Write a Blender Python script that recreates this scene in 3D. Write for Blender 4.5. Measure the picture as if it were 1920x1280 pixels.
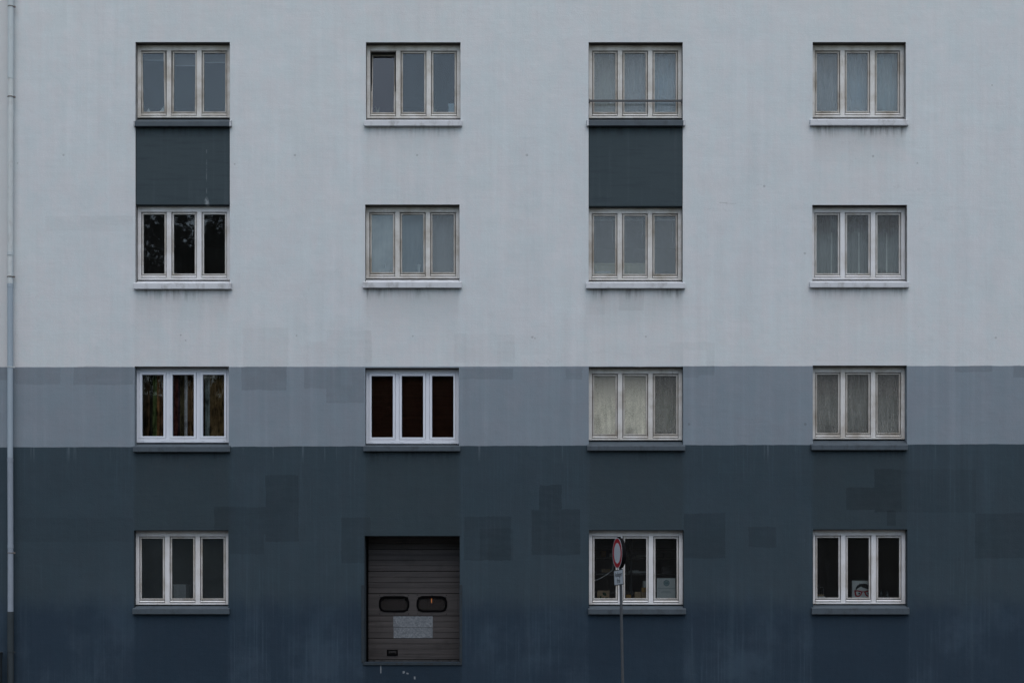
import bpy, bmesh, math, random
from mathutils import Vector, Matrix
R = math.radians
random.seed(7)
C = bpy.context.scene.collection
for _o in list(bpy.data.objects):
    bpy.data.objects.remove(_o)

# ------------------------------------------------------------------ camera, sky, sun, exposure
D = 26.0                    # camera to facade
EYE = 1.70
cam = bpy.data.cameras.new('camera'); camo = bpy.data.objects.new('camera', cam); C.objects.link(camo)
camo.location = (0, -D, EYE); camo.rotation_euler = (R(90), 0, 0)
cam.sensor_width = 36; cam.lens = 36 * D / 19.2; cam.shift_y = 5.10 / 19.2
cam.clip_end = 2000
bpy.context.scene.camera = camo

SUN_EL, SUN_AZ = 62, 172
w = bpy.data.worlds.new('World'); bpy.context.scene.world = w; w.use_nodes = True
wn = w.node_tree; wn.nodes.clear()
wo = wn.nodes.new('ShaderNodeOutputWorld'); wb = wn.nodes.new('ShaderNodeBackground')
sk = wn.nodes.new('ShaderNodeTexSky'); sk.sky_type = 'NISHITA'; sk.sun_disc = False
sk.sun_elevation = R(SUN_EL); sk.sun_rotation = R(SUN_AZ); sk.dust_density = 2.0; sk.air_density = 1.5
hs = wn.nodes.new('ShaderNodeHueSaturation'); hs.inputs['Saturation'].default_value = 0.88
wb.inputs[1].default_value = 0.12
wn.links.new(sk.outputs[0], hs.inputs['Color']); wn.links.new(hs.outputs[0], wb.inputs[0]); wn.links.new(wb.outputs[0], wo.inputs[0])
sl = bpy.data.lights.new('sun', 'SUN'); sl.energy = 0.6; sl.angle = R(50); sl.color = (1, .98, .95)
so = bpy.data.objects.new('sun', sl); C.objects.link(so)
sd = Vector((math.sin(R(SUN_AZ)) * math.cos(R(SUN_EL)), math.cos(R(SUN_AZ)) * math.cos(R(SUN_EL)), math.sin(R(SUN_EL))))
so.rotation_euler = sd.to_track_quat('Z', 'Y').to_euler(); so.location = (0, -20, 40)
vs = bpy.context.scene.view_settings
vs.view_transform = 'Standard'; vs.look = 'None'; vs.gamma = 1; vs.use_curve_mapping = False
vs.exposure = 0.57

# ------------------------------------------------------------------ helpers
def X(px, d=0.0): return (px - 960) / 100 * (D + d) / D
def Z(py, d=0.0): return EYE + (1150 - py) / 100 * (D + d) / D

class MB:
    def __init__(s): s.v = []; s.f = []; s.m = []
    def face(s, pts, m=0):
        b = len(s.v); s.v += [tuple(p) for p in pts]; s.f.append(list(range(b, b + len(pts)))); s.m.append(m)
    def box(s, x0, x1, y0, y1, z0, z1, m=0):
        b = len(s.v)
        s.v += [(x0,y0,z0),(x1,y0,z0),(x1,y1,z0),(x0,y1,z0),(x0,y0,z1),(x1,y0,z1),(x1,y1,z1),(x0,y1,z1)]
        for f in ((0,3,2,1),(4,5,6,7),(0,1,5,4),(1,2,6,5),(2,3,7,6),(3,0,4,7)):
            s.f.append([b + i for i in f]); s.m.append(m)
        return s
    def prism_x(s, prof, x0, x1, m=0):      # prof: (y,z) points, anticlockwise seen from +x
        b = len(s.v); n = len(prof)
        s.v += [(x0, y, z) for y, z in prof] + [(x1, y, z) for y, z in prof]
        s.f.append([b + i for i in range(n)][::-1]); s.m.append(m)
        s.f.append([b + n + i for i in range(n)]); s.m.append(m)
        for i in range(n):
            j = (i + 1) % n
            s.f.append([b + i, b + j, b + n + j, b + n + i]); s.m.append(m)
        return s
    def plate(s, pts, y0, y1, m=0):         # pts: (x,z) outline anticlockwise seen from -y, thickness y0..y1
        b = len(s.v); n = len(pts)
        s.v += [(x, y0, z) for x, z in pts] + [(x, y1, z) for x, z in pts]
        s.f.append([b + i for i in range(n)]); s.m.append(m)
        s.f.append([b + n + i for i in range(n)][::-1]); s.m.append(m)
        for i in range(n):
            j = (i + 1) % n
            s.f.append([b + j, b + i, b + n + i, b + n + j]); s.m.append(m)
        return s
    def ring(s, outer, inner, y0, y1, m=0):
        b = len(s.v); n = len(outer)
        s.v += [(x,y0,z) for x,z in outer] + [(x,y0,z) for x,z in inner] + [(x,y1,z) for x,z in outer] + [(x,y1,z) for x,z in inner]
        for i in range(n):
            j = (i + 1) % n
            for q in ((i,j,n+j,n+i),(2*n+j,2*n+i,3*n+i,3*n+j),(j,i,2*n+i,2*n+j),(n+i,n+j,3*n+j,3*n+i)):
                s.f.append([b + k for k in q]); s.m.append(m)
        return s
    def tube(s, pts, rad, seg=10, m=0, caps=True):
        rings = []
        for k, p in enumerate(pts):
            p = Vector(p)
            a = Vector(pts[max(k-1, 0)]); c = Vector(pts[min(k+1, len(pts)-1)])
            t = (c - a).normalized()
            u = t.cross(Vector((0, 1, 0) if abs(t.y) < .9 else (1, 0, 0))).normalized(); w_ = t.cross(u)
            r = rad[k] if isinstance(rad, (list, tuple)) else rad
            b = len(s.v)
            s.v += [tuple(p + (u * math.cos(2*math.pi*i/seg) + w_ * math.sin(2*math.pi*i/seg)) * r) for i in range(seg)]
            rings.append(b)
        for a, b in zip(rings, rings[1:]):
            for i in range(seg):
                j = (i + 1) % seg
                s.f.append([a+i, a+j, b+j, b+i]); s.m.append(m)
        if caps:
            s.f.append([rings[0]+i for i in range(seg)][::-1]); s.m.append(m)
            s.f.append([rings[-1]+i for i in range(seg)]); s.m.append(m)
        return s
    def lathe(s, prof, cx, cy, seg=14, m=0):   # prof: (r,z)
        return s.tube([(cx, cy, z) for r, z in prof], [r for r, z in prof], seg, m)
    def mesh(s, name, mats, smooth=False, bevel=0):
        me = bpy.data.meshes.new(name); me.from_pydata(s.v, [], s.f)
        for mm in (mats if isinstance(mats, (list, tuple)) else [mats]): me.materials.append(mm)
        for p, mi in zip(me.polygons, s.m): p.material_index = mi; p.use_smooth = smooth and len(p.vertices) == 4
        bm = bmesh.new(); bm.from_mesh(me)
        bmesh.ops.recalc_face_normals(bm, faces=bm.faces[:])
        if bevel:
            es = [e for e in bm.edges if len(e.link_faces) == 2 and e.calc_face_angle(0) > .6]
            bmesh.ops.bevel(bm, geom=es, offset=bevel, segments=1, affect='EDGES', clamp_overlap=True)
        if smooth:
            for e in bm.edges: e.smooth = not (len(e.link_faces) == 2 and e.calc_face_angle(0) > .7)
        bm.to_mesh(me); bm.free(); me.update()
        return me
    def build(s, name, mats, parent=None, smooth=False, bevel=0, loc=None):
        o = bpy.data.objects.new(name, s.mesh(name, mats, smooth, bevel)); C.objects.link(o)
        if parent: o.parent = parent
        if loc: o.location = loc
        return o

def tag(o, label=None, cat=None, group=None, kind=None):
    if label: o['label'] = label
    if cat: o['category'] = cat
    if group: o['group'] = group
    if kind: o['kind'] = kind
    return o
def empty(name, loc=(0,0,0), label=None, cat=None, group=None):
    o = bpy.data.objects.new(name, None); C.objects.link(o); o.location = loc; o.empty_display_size = .1
    return tag(o, label, cat, group)
def circ(cx, cz, r, n=32, sx=1.0): return [(cx + sx*r*math.cos(2*math.pi*i/n), cz + r*math.sin(2*math.pi*i/n)) for i in range(n)]

# ------------------------------------------------------------------ material helpers
class NT:
    def __init__(s, name):
        s.mat = bpy.data.materials.new(name); s.mat.use_nodes = True
        s.t = s.mat.node_tree; s.t.nodes.clear()
        s.out = s.t.nodes.new('ShaderNodeOutputMaterial')
    def n(s, typ, **kw):
        nd = s.t.nodes.new(typ)
        for k, v in kw.items(): setattr(nd, k, v)
        return nd
    def set(s, sock, v):
        if hasattr(v, 'is_linked') or isinstance(v, bpy.types.NodeSocket): s.t.links.new(v, sock)
        else: sock.default_value = v
    def math(s, op, a, b=None, c=None, clamp=False):
        nd = s.n('ShaderNodeMath', operation=op, use_clamp=clamp)
        s.set(nd.inputs[0], a)
        if b is not None: s.set(nd.inputs[1], b)
        if c is not None: s.set(nd.inputs[2], c)
        return nd.outputs[0]
    def mix(s, f, a, b, blend='MIX'):
        nd = s.n('ShaderNodeMix', data_type='RGBA', blend_type=blend)
        s.set(nd.inputs[0], f)
        for i, v in ((6, a), (7, b)):
            s.set(nd.inputs[i], (*v, 1) if isinstance(v, tuple) and len(v) == 3 else v)
        return nd.outputs[2]
    def rng(s, v, a, b, c=0.0, d=1.0, smooth=True):
        nd = s.n('ShaderNodeMapRange', interpolation_type='SMOOTHSTEP' if smooth else 'LINEAR')
        for i, q in enumerate((v, a, b, c, d)): s.set(nd.inputs[i], q)
        return nd.outputs[0]
    def noise(s, vec, scale=1.0, detail=3.0, rough=.55):
        nd = s.n('ShaderNodeTexNoise'); s.set(nd.inputs['Vector'], vec)
        nd.inputs['Scale'].default_value = scale; nd.inputs['Detail'].default_value = detail; nd.inputs['Roughness'].default_value = rough
        return nd.outputs[0]
    def vec(s, x, y, z):
        nd = s.n('ShaderNodeCombineXYZ')
        for i, q in enumerate((x, y, z)): s.set(nd.inputs[i], q)
        return nd.outputs[0]
    def pos(s, world=False):
        if world: o = s.n('ShaderNodeNewGeometry').outputs['Position']
        else: o = s.n('ShaderNodeTexCoord').outputs['Object']
        nd = s.n('ShaderNodeSeparateXYZ'); s.t.links.new(o, nd.inputs[0])
        return o, nd.outputs[0], nd.outputs[1], nd.outputs[2]
    def bump(s, h, strength=.3, dist=.01):
        nd = s.n('ShaderNodeBump'); nd.inputs['Strength'].default_value = strength; nd.inputs['Distance'].default_value = dist
        s.set(nd.inputs['Height'], h); return nd.outputs[0]
    def pbsdf(s, col, rough=.8, spec=.3, metal=0.0, normal=None):
        b = s.n('ShaderNodeBsdfPrincipled')
        s.set(b.inputs['Base Color'], (*col, 1) if isinstance(col, tuple) and len(col) == 3 else col)
        s.set(b.inputs['Roughness'], rough); b.inputs['Specular IOR Level'].default_value = spec; b.inputs['Metallic'].default_value = metal
        if normal is not None: s.t.links.new(normal, b.inputs['Normal'])
        return b
    def done(s, sh):
        s.t.links.new(sh.outputs[0] if hasattr(sh, 'outputs') else sh, s.out.inputs[0]); return s.mat

def simple(name, col, rough=.7, var=.12, scale=6.0, spec=.3, metal=0.0, dirt=None, dirt_amt=0.0, dirt_scale=9.0, bump=.0):
    t = NT(name); P, x, y, z = t.pos(True)
    f = t.noise(P, scale, 4)
    c = t.mix(f, tuple(q*(1-var) for q in col), tuple(min(1, q*(1+var)) for q in col))
    if dirt:
        n2 = t.noise(t.vec(x, y, t.math('MULTIPLY', z, .6)), dirt_scale, 6, .65)
        c = t.mix(t.math('MULTIPLY', t.rng(n2, .48, .70), dirt_amt), c, dirt)
    nrm = t.bump(t.noise(P, 70, 3), bump) if bump else None
    return t.done(t.pbsdf(c, rough, spec, metal, nrm))

# ------------------------------------------------------------------ window data  (photo measurements)
# key: opening x0, x1, top, frame bottom, sill front top, sill bottom, sill x0, sill x1
WIN = {
 (1,1): (254.2,430.9,79.3,221.0,227.6,236.5,250.0,433.6), (1,2): (686.0,863.4,79.7,221.8,226.0,235.8,682.5,866.5),
 (1,3): (1104.2,1280.2,79.5,221.8,226.0,235.6,1100.0,1285.0), (1,4): (1523.7,1698.6,79.3,220.0,224.6,234.8,1519.5,1704.0),
 (2,1): (254.5,430.6,383.0,524.6,531.0,541.4,250.0,434.0), (2,2): (684.6,861.7,383.5,522.0,529.0,539.2,680.0,865.5),
 (2,3): (1103.5,1280.0,386.0,525.3,530.0,540.2,1099.0,1285.0), (2,4): (1523.0,1700.7,384.3,524.0,529.2,538.6,1519.0,1705.0),
 (3,1): (252.5,429.0,686.8,829.6,837.0,846.6,249.0,431.0), (3,2): (684.6,860.6,689.3,831.8,836.2,845.4,681.0,863.0),
 (3,3): (1104.0,1281.0,687.5,825.0,836.0,844.2,1101.0,1285.0), (3,4): (1524.0,1700.4,685.0,823.0,834.0,843.2,1521.5,1702.6),
 (4,1): (251.0,428.0,993.5,1133.0,1140.6,1150.6,248.0,429.6), (4,3): (1104.5,1282.0,993.3,1132.7,1141.2,1151.0,1103.0,1286.5),
 (4,4): (1524.5,1701.5,991.8,1131.6,1139.5,1151.0,1522.5,1705.5),
}
DOOR = (683.4, 862.0, 1004.0, 1240.0)
PANEL_KEYS = {1: (254.0, 431.0), 3: (1103.6, 1280.2)}
DF = .12          # frame face behind the wall face

# ------------------------------------------------------------------ facade material
def facade_material():
    t = NT('painted_render'); P, x, y, z = t.pos()
    j1 = t.noise(P, 2.2, 3); j2 = t.noise(t.vec(z, x, y), 2.6, 3)
    j3 = t.math('MULTIPLY', t.math('SUBTRACT', t.noise(t.vec(t.math('MULTIPLY', x, 11), y, t.math('MULTIPLY', z, 16)), 1, 4, .65), .5), .045)
    xj = t.math('ADD', t.math('ADD', x, t.math('MULTIPLY', t.math('SUBTRACT', j1, .5), .05)), j3)
    zj = t.math('ADD', t.math('ADD', z, t.math('MULTIPLY', t.math('SUBTRACT', j2, .5), .06)), j3)
    # painted bands
    zb1 = t.math('ADD', z, t.math('MULTIPLY', t.math('SUBTRACT', j2, .5), .022))
    b1 = t.math('GREATER_THAN', zb1, t.math('MULTIPLY_ADD', x, .0012, Z(686.9)))
    b2 = t.math('GREATER_THAN', zb1, t.math('MULTIPLY_ADD', x, .0031, Z(835.3)))
    zb3 = t.math('ADD', z, t.math('MULTIPLY', t.math('SUBTRACT', t.noise(t.vec(t.math('MULTIPLY', x, 2.0), 0.0, z), 1.3, 4), .5), .5))
    b3 = t.rng(zb3, Z(1160), Z(1100))
    big = t.noise(P, .38, 3); mid_n = t.noise(P, 1.7, 5, .6)
    streak = t.noise(t.vec(t.math('MULTIPLY', x, 5.5), y, t.math('MULTIPLY', z, .16)), 1.0, 5, .6)
    fine = t.noise(t.vec(t.math('MULTIPLY', x, 26), y, t.math('MULTIPLY', z, .55)), 1.0, 5, .62)
    hbrush = t.noise(t.vec(t.math('MULTIPLY', x, 1.6), y, t.math('MULTIPLY', z, 22)), 1.0, 4, .6)
    # sheltered strips below the windows
    col = 0.0
    for a, b in ((252, 430.5), (684.5, 862), (1103.5, 1281), (1523.5, 1700.5)):
        m = t.math('MULTIPLY', t.rng(xj, X(a)-.05, X(a)+.05), t.rng(xj, X(b)+.05, X(b)-.05))
        col = t.math('ADD', col, m)
    open_ = t.math('SUBTRACT', 1.0, col)
    light = t.mix(big, (.545,.584,.604), (.604,.622,.620))
    light = t.mix(t.math('MULTIPLY', col, t.math('MULTIPLY', t.rng(mid_n, .3, .7), .35)), light, (.560,.558,.550))
    mid = t.mix(big, (.188,.228,.263), (.224,.258,.288))
    mid = t.mix(t.math('MULTIPLY', t.rng(streak, .45, .75), .28), mid, (.270,.312,.348))
    dark = t.mix(big, (.031,.051,.066), (.041,.060,.072))
    dark = t.mix(t.math('MULTIPLY', col, .55), dark, (.031,.046,.053))
    navy = t.mix(big, (.0175,.0325,.052), (.0235,.041,.060))
    navy = t.mix(t.math('MULTIPLY', col, .65), navy, (.0145,.029,.046))
    low = t.mix(b3, navy, dark)
    # chalky rain streaks on the dark paint
    chalk = t.math('MULTIPLY', t.rng(fine, .50, .80), t.math('MULTIPLY', open_, t.rng(t.noise(P, .55, 4), .36, .66)))
    low = t.mix(t.math('MULTIPLY', chalk, .36), low, (.074,.106,.134))
    cloud = t.math('ADD', t.math('MULTIPLY', t.noise(P, .75, 6, .62), .86), t.math('MULTIPLY', fine, .14))
    haze = t.math('MULTIPLY', t.math('MULTIPLY', t.rng(cloud, .44, .66), t.math('ADD', t.math('MULTIPLY', open_, .8), .2)), t.rng(z, 2.6, .9, .25, 1.0))
    low = t.mix(t.math('MULTIPLY', haze, .42), low, (.052,.082,.112))
    low = t.mix(t.math('MULTIPLY', t.math('MULTIPLY', t.rng(streak, .5, .75), t.math('MULTIPLY', open_, t.rng(big, .40, .62))), .32), low, (.052,.080,.100))
    # runs of lime just under the colour change
    run = t.math('MULTIPLY', t.rng(t.noise(t.vec(t.math('MULTIPLY', x, 9), y, t.math('MULTIPLY', z, .3)), 1, 2), .63, .72), t.rng(z, Z(872), Z(838)))
    low = t.mix(t.math('MULTIPLY', t.math('MULTIPLY', run, open_), .30), low, (.17,.205,.235))
    c = t.mix(b1, t.mix(b2, low, mid), light)
    # repainted patches
    acc = 0.0
    PATCH = [(455,540,615,687,.05),(575,612,640,687,.05),(612,697,620,687,.05),(684,697,620,680,.05),(852,874,625,680,.07),(874,965,627,680,.045),(932,965,640,687,.035),
      (1160,1207,543,582,.08),(1098,1135,540,590,.05),(1256,1340,641,656,.05),(1256,1281,656,690,.04),(1325,1340,656,690,.06),(85,250,405,433,.045),(150,250,405,421,.03),
      (520,545,205,216,.03),(1390,1440,305,345,.025),(700,860,640,687,-.02),
      (30,113,690,720,.12),(138,250,687,721,.15),(453,537,687,731,.18),(570,612,690,728,.12),(612,682,690,755,.15),(640,660,690,722,-.05),(862,962,690,711,.14),(1060,1092,690,711,.14),
      (1282,1340,686,703,.15),(1282,1310,703,708,.12),(1790,1860,685,697,.14),(1900,1925,685,708,.15),(-20,13,687,712,.16),
      (402,498,950,1000,.20),(498,560,890,1015,.22),(430,495,1000,1038,.16),(640,695,970,1055,.17),(870,958,968,1050,.18),(900,962,990,1050,.10),
      (1011,1053,909,955,.26),(997,1088,955,1040,.24),(1282,1360,962,1046,.22),(1403,1455,987,1025,.16),(1587,1640,913,955,.26),(1640,1690,879,960,.26),(1690,1830,880,960,.10),
      (1663,1680,957,985,.22),(1828,1930,962,1046,.18),(30,250,970,1015,.08),(680,866,1246,1330,.18)]
    for a, b, p, q, s_ in PATCH:
        cx = t.math('COMPARE', xj, (X(a)+X(b))/2, abs(X(b)-X(a))/2); cz = t.math('COMPARE', zj, (Z(p)+Z(q))/2, abs(Z(q)-Z(p))/2)
        acc = t.math('MULTIPLY_ADD', t.math('MULTIPLY', cx, cz), s_, acc)
    brush = t.noise(t.vec(t.math('MULTIPLY', x, 2.2), y, t.math('MULTIPLY', z, 9)), 1.0, 6, .7)
    pat = t.math('MULTIPLY', acc, t.math('MULTIPLY', t.rng(mid_n, .25, .6, .55, 1.05), t.rng(brush, .30, .62, .82, 1.12)))
    # soot runs below the sills, plus a contact shadow painted under each
    SO = {(1,1):0,(1,2):.35,(1,3):0,(1,4):.8,(2,1):.65,(2,2):.9,(2,3):.8,(2,4):.4,(3,1):.6,(3,2):.6,(3,3):.6,(3,4):.55,(4,1):.2,(4,3):.2,(4,4):.2}
    soot_shade = 0.0
    drip = t.rng(t.noise(t.vec(t.math('MULTIPLY', x, 14), y, t.math('MULTIPLY', z, 1.2)), 1, 5, .65), .36, .70)
    patchy = t.rng(t.noise(t.vec(t.math('MULTIPLY', x, 1.7), y, z), 1, 3), .34, .62)
    for k, s_ in SO.items():
        if not s_: continue
        wv = WIN[k]; zz = Z(wv[5])
        m = t.math('MULTIPLY', t.rng(xj, X(wv[6])+.02, X(wv[6])+.10), t.rng(xj, X(wv[7])-.02, X(wv[7])-.10))
        m = t.math('MULTIPLY', m, t.math('LESS_THAN', z, zz + .02))
        short = t.math('MULTIPLY', t.rng(z, zz-.30, zz, 0.0, 1.6), t.math('MULTIPLY', drip, patchy))
        thin = t.rng(z, zz-.05, zz+.02)  # contact shadow under the sill, painted into the wall
        long_ = t.math('MULTIPLY', t.rng(z, zz-.9, zz), .28)
        a_ = t.math('ADD', t.math('ADD', short, t.math('MULTIPLY', thin, .5)), long_)
        soot_shade = t.math('MULTIPLY_ADD', t.math('MULTIPLY', m, a_), s_, soot_shade)
    soot_shade = t.math('MINIMUM', soot_shade, 1.0)
    c = t.mix(t.math('MULTIPLY', soot_shade, .68), c, t.mix(b2, (.014,.019,.023), (.10,.097,.09)))
    # overall weathering
    where = t.rng(t.noise(t.vec(t.math('MULTIPLY', x, .55), y, t.math('MULTIPLY', z, .35)), 1, 4, .6), .36, .66)
    val = t.math('ADD', t.math('MULTIPLY', t.math('MULTIPLY', t.math('SUBTRACT', streak, .5), .24), where), 1.0)
    trowel = t.noise(t.vec(t.math('MULTIPLY', x, 1.1), y, t.math('MULTIPLY', z, 3.2)), 1.3, 6, .68)
    val = t.math('ADD', val, t.math('MULTIPLY', t.math('SUBTRACT', trowel, .5), .12))
    val = t.math('ADD', val, t.math('MULTIPLY', t.math('SUBTRACT', t.noise(P, 34, 4, .7), .5), .17))
    val = t.math('ADD', val, t.math('MULTIPLY', t.math('SUBTRACT', fine, .5), .09))
    val = t.math('ADD', val, t.math('MULTIPLY', t.math('SUBTRACT', hbrush, .5), .05))
    val = t.math('ADD', val, t.math('MULTIPLY', t.math('SUBTRACT', mid_n, .5), .14))
    val = t.math('MULTIPLY', val, t.math('SUBTRACT', 1.0, pat))
    # small drilled holes and a crack
    holes = 0.0
    for hx, hy, hr in ((119,291,2),(553,291,2.2),(782,291,2),(988,291,2.4),(1637,293,2.3),(1509,475,2.2),(998,632,2.2),(1003,634,1.6),(1211,631,1.8),(339,628,1.8),(348,638,1.6),(774,630,1.6),(1292,795,2.4),
                       (1510,795,2.6),(351,873,2.5),(33,306,1.5),(1867,633,2.2),(440,308,1.6),(1433,349,2.4),(116,1038,1.6),(340,971,1.6),(556,629,1.6),(1860,160,1.6),(1720,306,1.6),(600,950,1.5)):
        dx = t.math('SUBTRACT', x, X(hx)); dz = t.math('SUBTRACT', z, Z(hy))
        d2 = t.math('ADD', t.math('MULTIPLY', dx, dx), t.math('MULTIPLY', dz, dz))
        holes = t.math('ADD', holes, t.math('LESS_THAN', d2, (hr/100)**2))
    zc = t.math('ADD', z, t.math('MULTIPLY', t.math('SUBTRACT', t.noise(P, 9, 2), .5), .05))
    for a, b, p, wd in ((713,715,1254,.075),(755,759,1259,.02),(762,766,1262,.015),(776,779,1270,.025)):
        holes = t.math('SUBTRACT', holes, t.math('MULTIPLY', t.math('COMPARE', x, (X(a)+X(b))/2, (X(b)-X(a))/2), t.math('COMPARE', zc, Z(p), wd)))
    chalkm = t.math('MULTIPLY', holes, -1.0, clamp=True)
    for a, b, p, wd in ((1349,1364,380,.006),(1360,1380,381.5,.0035),(1418,1429,346,.003)):
        holes = t.math('ADD', holes, t.math('MULTIPLY', t.math('COMPARE', x, (X(a)+X(b))/2, (X(b)-X(a))/2), t.math('COMPARE', zc, Z(p), wd)))
    vor = t.n('ShaderNodeTexVoronoi', feature='DISTANCE_TO_EDGE'); vor.inputs['Scale'].default_value = .55
    t.set(vor.inputs['Vector'], t.vec(t.math('ADD', x, t.math('MULTIPLY', t.noise(P, 3.5, 5, .7), .55)), 0.0, t.math('ADD', z, t.math('MULTIPLY', t.noise(t.vec(z, y, x), 3.1, 5, .7), .55))))
    hair = t.math('MULTIPLY', t.math('LESS_THAN', vor.outputs['Distance'], .0022), t.rng(t.noise(t.vec(x, z, y), .45, 3), .54, .62))
    holes = t.math('ADD', holes, t.math('MULTIPLY', hair, .35))
    holes = t.math('MINIMUM', holes, 1.0)
    vcol = t.n('ShaderNodeCombineColor'); 
    for i in range(3): t.set(vcol.inputs[i], val)
    c = t.mix(1.0, c, vcol.outputs[0], 'MULTIPLY')
    tint = t.mix(t.rng(t.noise(t.vec(t.math('MULTIPLY', x, 3), z, t.math('MULTIPLY', z, 1.5)), 1, 5, .7), .36, .64), (.975,1.0,1.01), (1.022,.992,1.0))
    c = t.mix(1.0, c, tint, 'MULTIPLY')
    c = t.mix(t.math('MULTIPLY', t.math('MAXIMUM', holes, 0.0), .30), c, (.05,.05,.05))
    c = t.mix(t.math('MULTIPLY', chalkm, .38), c, (.42,.45,.47))
    # flecks of bare render: short light scratches
    fl = t.math('MULTIPLY', t.math('MULTIPLY', t.rng(t.noise(t.vec(t.math('MULTIPLY', x, 7), y, t.math('MULTIPLY', z, 1.5)), 1, 6, .7), .70, .76), t.math('SUBTRACT', 1.0, b2)), .5)
    c = t.mix(fl, c, (.19,.215,.24))
    # warm-grey strip of older paint left of the pipe
    c = t.mix(t.math('MULTIPLY', t.math('MULTIPLY', t.math('LESS_THAN', x, X(14)), b1), .45), c, (.52,.51,.50))
    nrm = t.bump(t.math('ADD', t.math('ADD', t.noise(P, 55, 4), t.math('MULTIPLY', hbrush, .6)), t.math('MULTIPLY', t.noise(P, 5, 3), 2.0)), .27, .010)
    return t.done(t.pbsdf(c, .88, .22, 0, nrm))
M_wall = facade_material()

def dark_paint(name):
    t = NT(name); P, x, y, z = t.pos(True)
    n = t.noise(P, .9, 4); s_ = t.noise(t.vec(t.math('MULTIPLY', x, 9), y, t.math('MULTIPLY', z, .4)), 1, 4)
    c = t.mix(n, (.033,.051,.060), (.046,.064,.073)); c = t.mix(t.math('MULTIPLY', t.rng(s_, .52, .8), .3), c, (.09,.105,.12))
    hb = t.noise(t.vec(t.math('MULTIPLY', x, 1.5), y, t.math('MULTIPLY', z, 16)), 1, 4)
    c = t.mix(t.math('MULTIPLY', t.rng(hb, .45, .75), .5), c, (.027,.040,.050))
    # lime run on the left panel
    zj = t.noise(t.vec(0.0, 0.0, t.math('MULTIPLY', z, 6)), 1, 3)
    run = t.math('MULTIPLY', t.math('COMPARE', t.math('ADD', x, t.math('MULTIPLY', t.math('SUBTRACT', zj, .5), .02)), X(387), .010), t.math('MULTIPLY', t.rng(zj, .44, .56), t.math('COMPARE', z, Z(330), .5)))
    dx = t.math('MULTIPLY', t.math('SUBTRACT', x, X(387)), 1.0); dz = t.math('MULTIPLY', t.math('SUBTRACT', z, Z(381)), .45)
    splash = t.math('MULTIPLY', t.rng(t.math('ADD', t.math('MULTIPLY', dx, dx), t.math('MULTIPLY', dz, dz)), .0035, .0004), t.rng(t.noise(t.vec(t.math('MULTIPLY', x, 45), y, t.math('MULTIPLY', z, 9)), 1, 3), .40, .6))
    c = t.mix(t.math('MULTIPLY', t.math('ADD', t.math('MULTIPLY', run, .3), splash, clamp=True), .5), c, (.36,.40,.42))
    zt = Z(WIN[(1,1)][5])
    drip = t.math('MULTIPLY', t.rng(t.noise(t.vec(t.math('MULTIPLY', x, 13), y, t.math('MULTIPLY', z, 2)), 1, 5), .42, .68), t.rng(z, zt-.25, zt))
    c = t.mix(t.math('MULTIPLY', drip, .6), c, (.02,.022,.024))
    return t.done(t.pbsdf(c, .8, .25, 0, t.bump(t.noise(P, 40, 4), .2, .008)))
M_panel = dark_paint('dark_panel_paint')
M_sill_d = simple('slate_sill_paint', (.062,.080,.096), .6, .2, 5, dirt=(.03,.034,.04), dirt_amt=.5, bump=.15)
M_sill_l = simple('pale_sill_paint', (.56,.575,.60), .75, .08, 5, dirt=(.26,.25,.24), dirt_amt=.55, dirt_scale=6, bump=.15)

def frame_paint(name, base, dark_tone, amt):  # base paint overlaid by noise with a darker grime colour
    t = NT(name); P, x, y, z = t.pos(True)
    n = t.noise(P, 3.0, 6, .65); n2 = t.noise(t.vec(t.math('MULTIPLY', x, 25), t.math('MULTIPLY', y, 25), t.math('MULTIPLY', z, 3)), 1, 4)
    n3 = t.noise(P, 38, 3)
    c = t.mix(t.math('MULTIPLY', t.rng(n, .36, .72), amt), base, dark_tone)
    c = t.mix(t.math('MULTIPLY', t.rng(n2, .58, .75), amt * .55), c, tuple(q*.5 for q in dark_tone))
    c = t.mix(t.math('MULTIPLY', t.rng(n3, .66, .74), amt * .3), c, tuple(q*.35 for q in dark_tone))
    return t.done(t.pbsdf(c, .55, .3, 0, t.bump(n2, .25, .004)))
M_wood = frame_paint('old_white_paint', (.69,.69,.70), (.45,.42,.375), .5)
M_wood2 = frame_paint('grimy_white_paint', (.63,.62,.60), (.36,.32,.265), .75)
M_sash = frame_paint('shaded_sash_paint', (.56,.55,.535), (.33,.295,.245), .8)  # sash colours darker than the frames: grime plus recess shade painted in
M_sash2 = frame_paint('grimy_shaded_sash_paint', (.49,.47,.44), (.27,.235,.19), .9)
M_pvc = frame_paint('white_plastic', (.66,.69,.75), (.58,.61,.66), .4)
M_seam = simple('dark_seam', (.022,.02,.019), .9)
M_steel = simple('galvanised_pole', (.060,.068,.076), .6, .18, 8, metal=.1, dirt=(.10,.10,.10), dirt_amt=.4)
M_pipe = simple('pipe_grey_paint', (.50,.55,.565), .85, .06, 3, .1, dirt=(.36,.36,.36), dirt_amt=.3)
M_pipe5 = simple('pipe_lilac_paint', (.27,.31,.36), .85, .06, 3, .1, dirt=(.20,.22,.25), dirt_amt=.3)
M_pipe2 = simple('pipe_white_paint', (.55,.58,.58), .85, .06, 5, .1, dirt=(.38,.37,.36), dirt_amt=.4)
M_pipe3 = simple('pipe_bare_zinc', (.33,.39,.44), .8, .06, 3, .1)
M_pipe4 = simple('pipe_dark_paint', (.040,.050,.056), .85, .2, 4, .15)
M_clamp = simple('rusty_clamp', (.16,.14,.13), .7, .25, 20)

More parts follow.
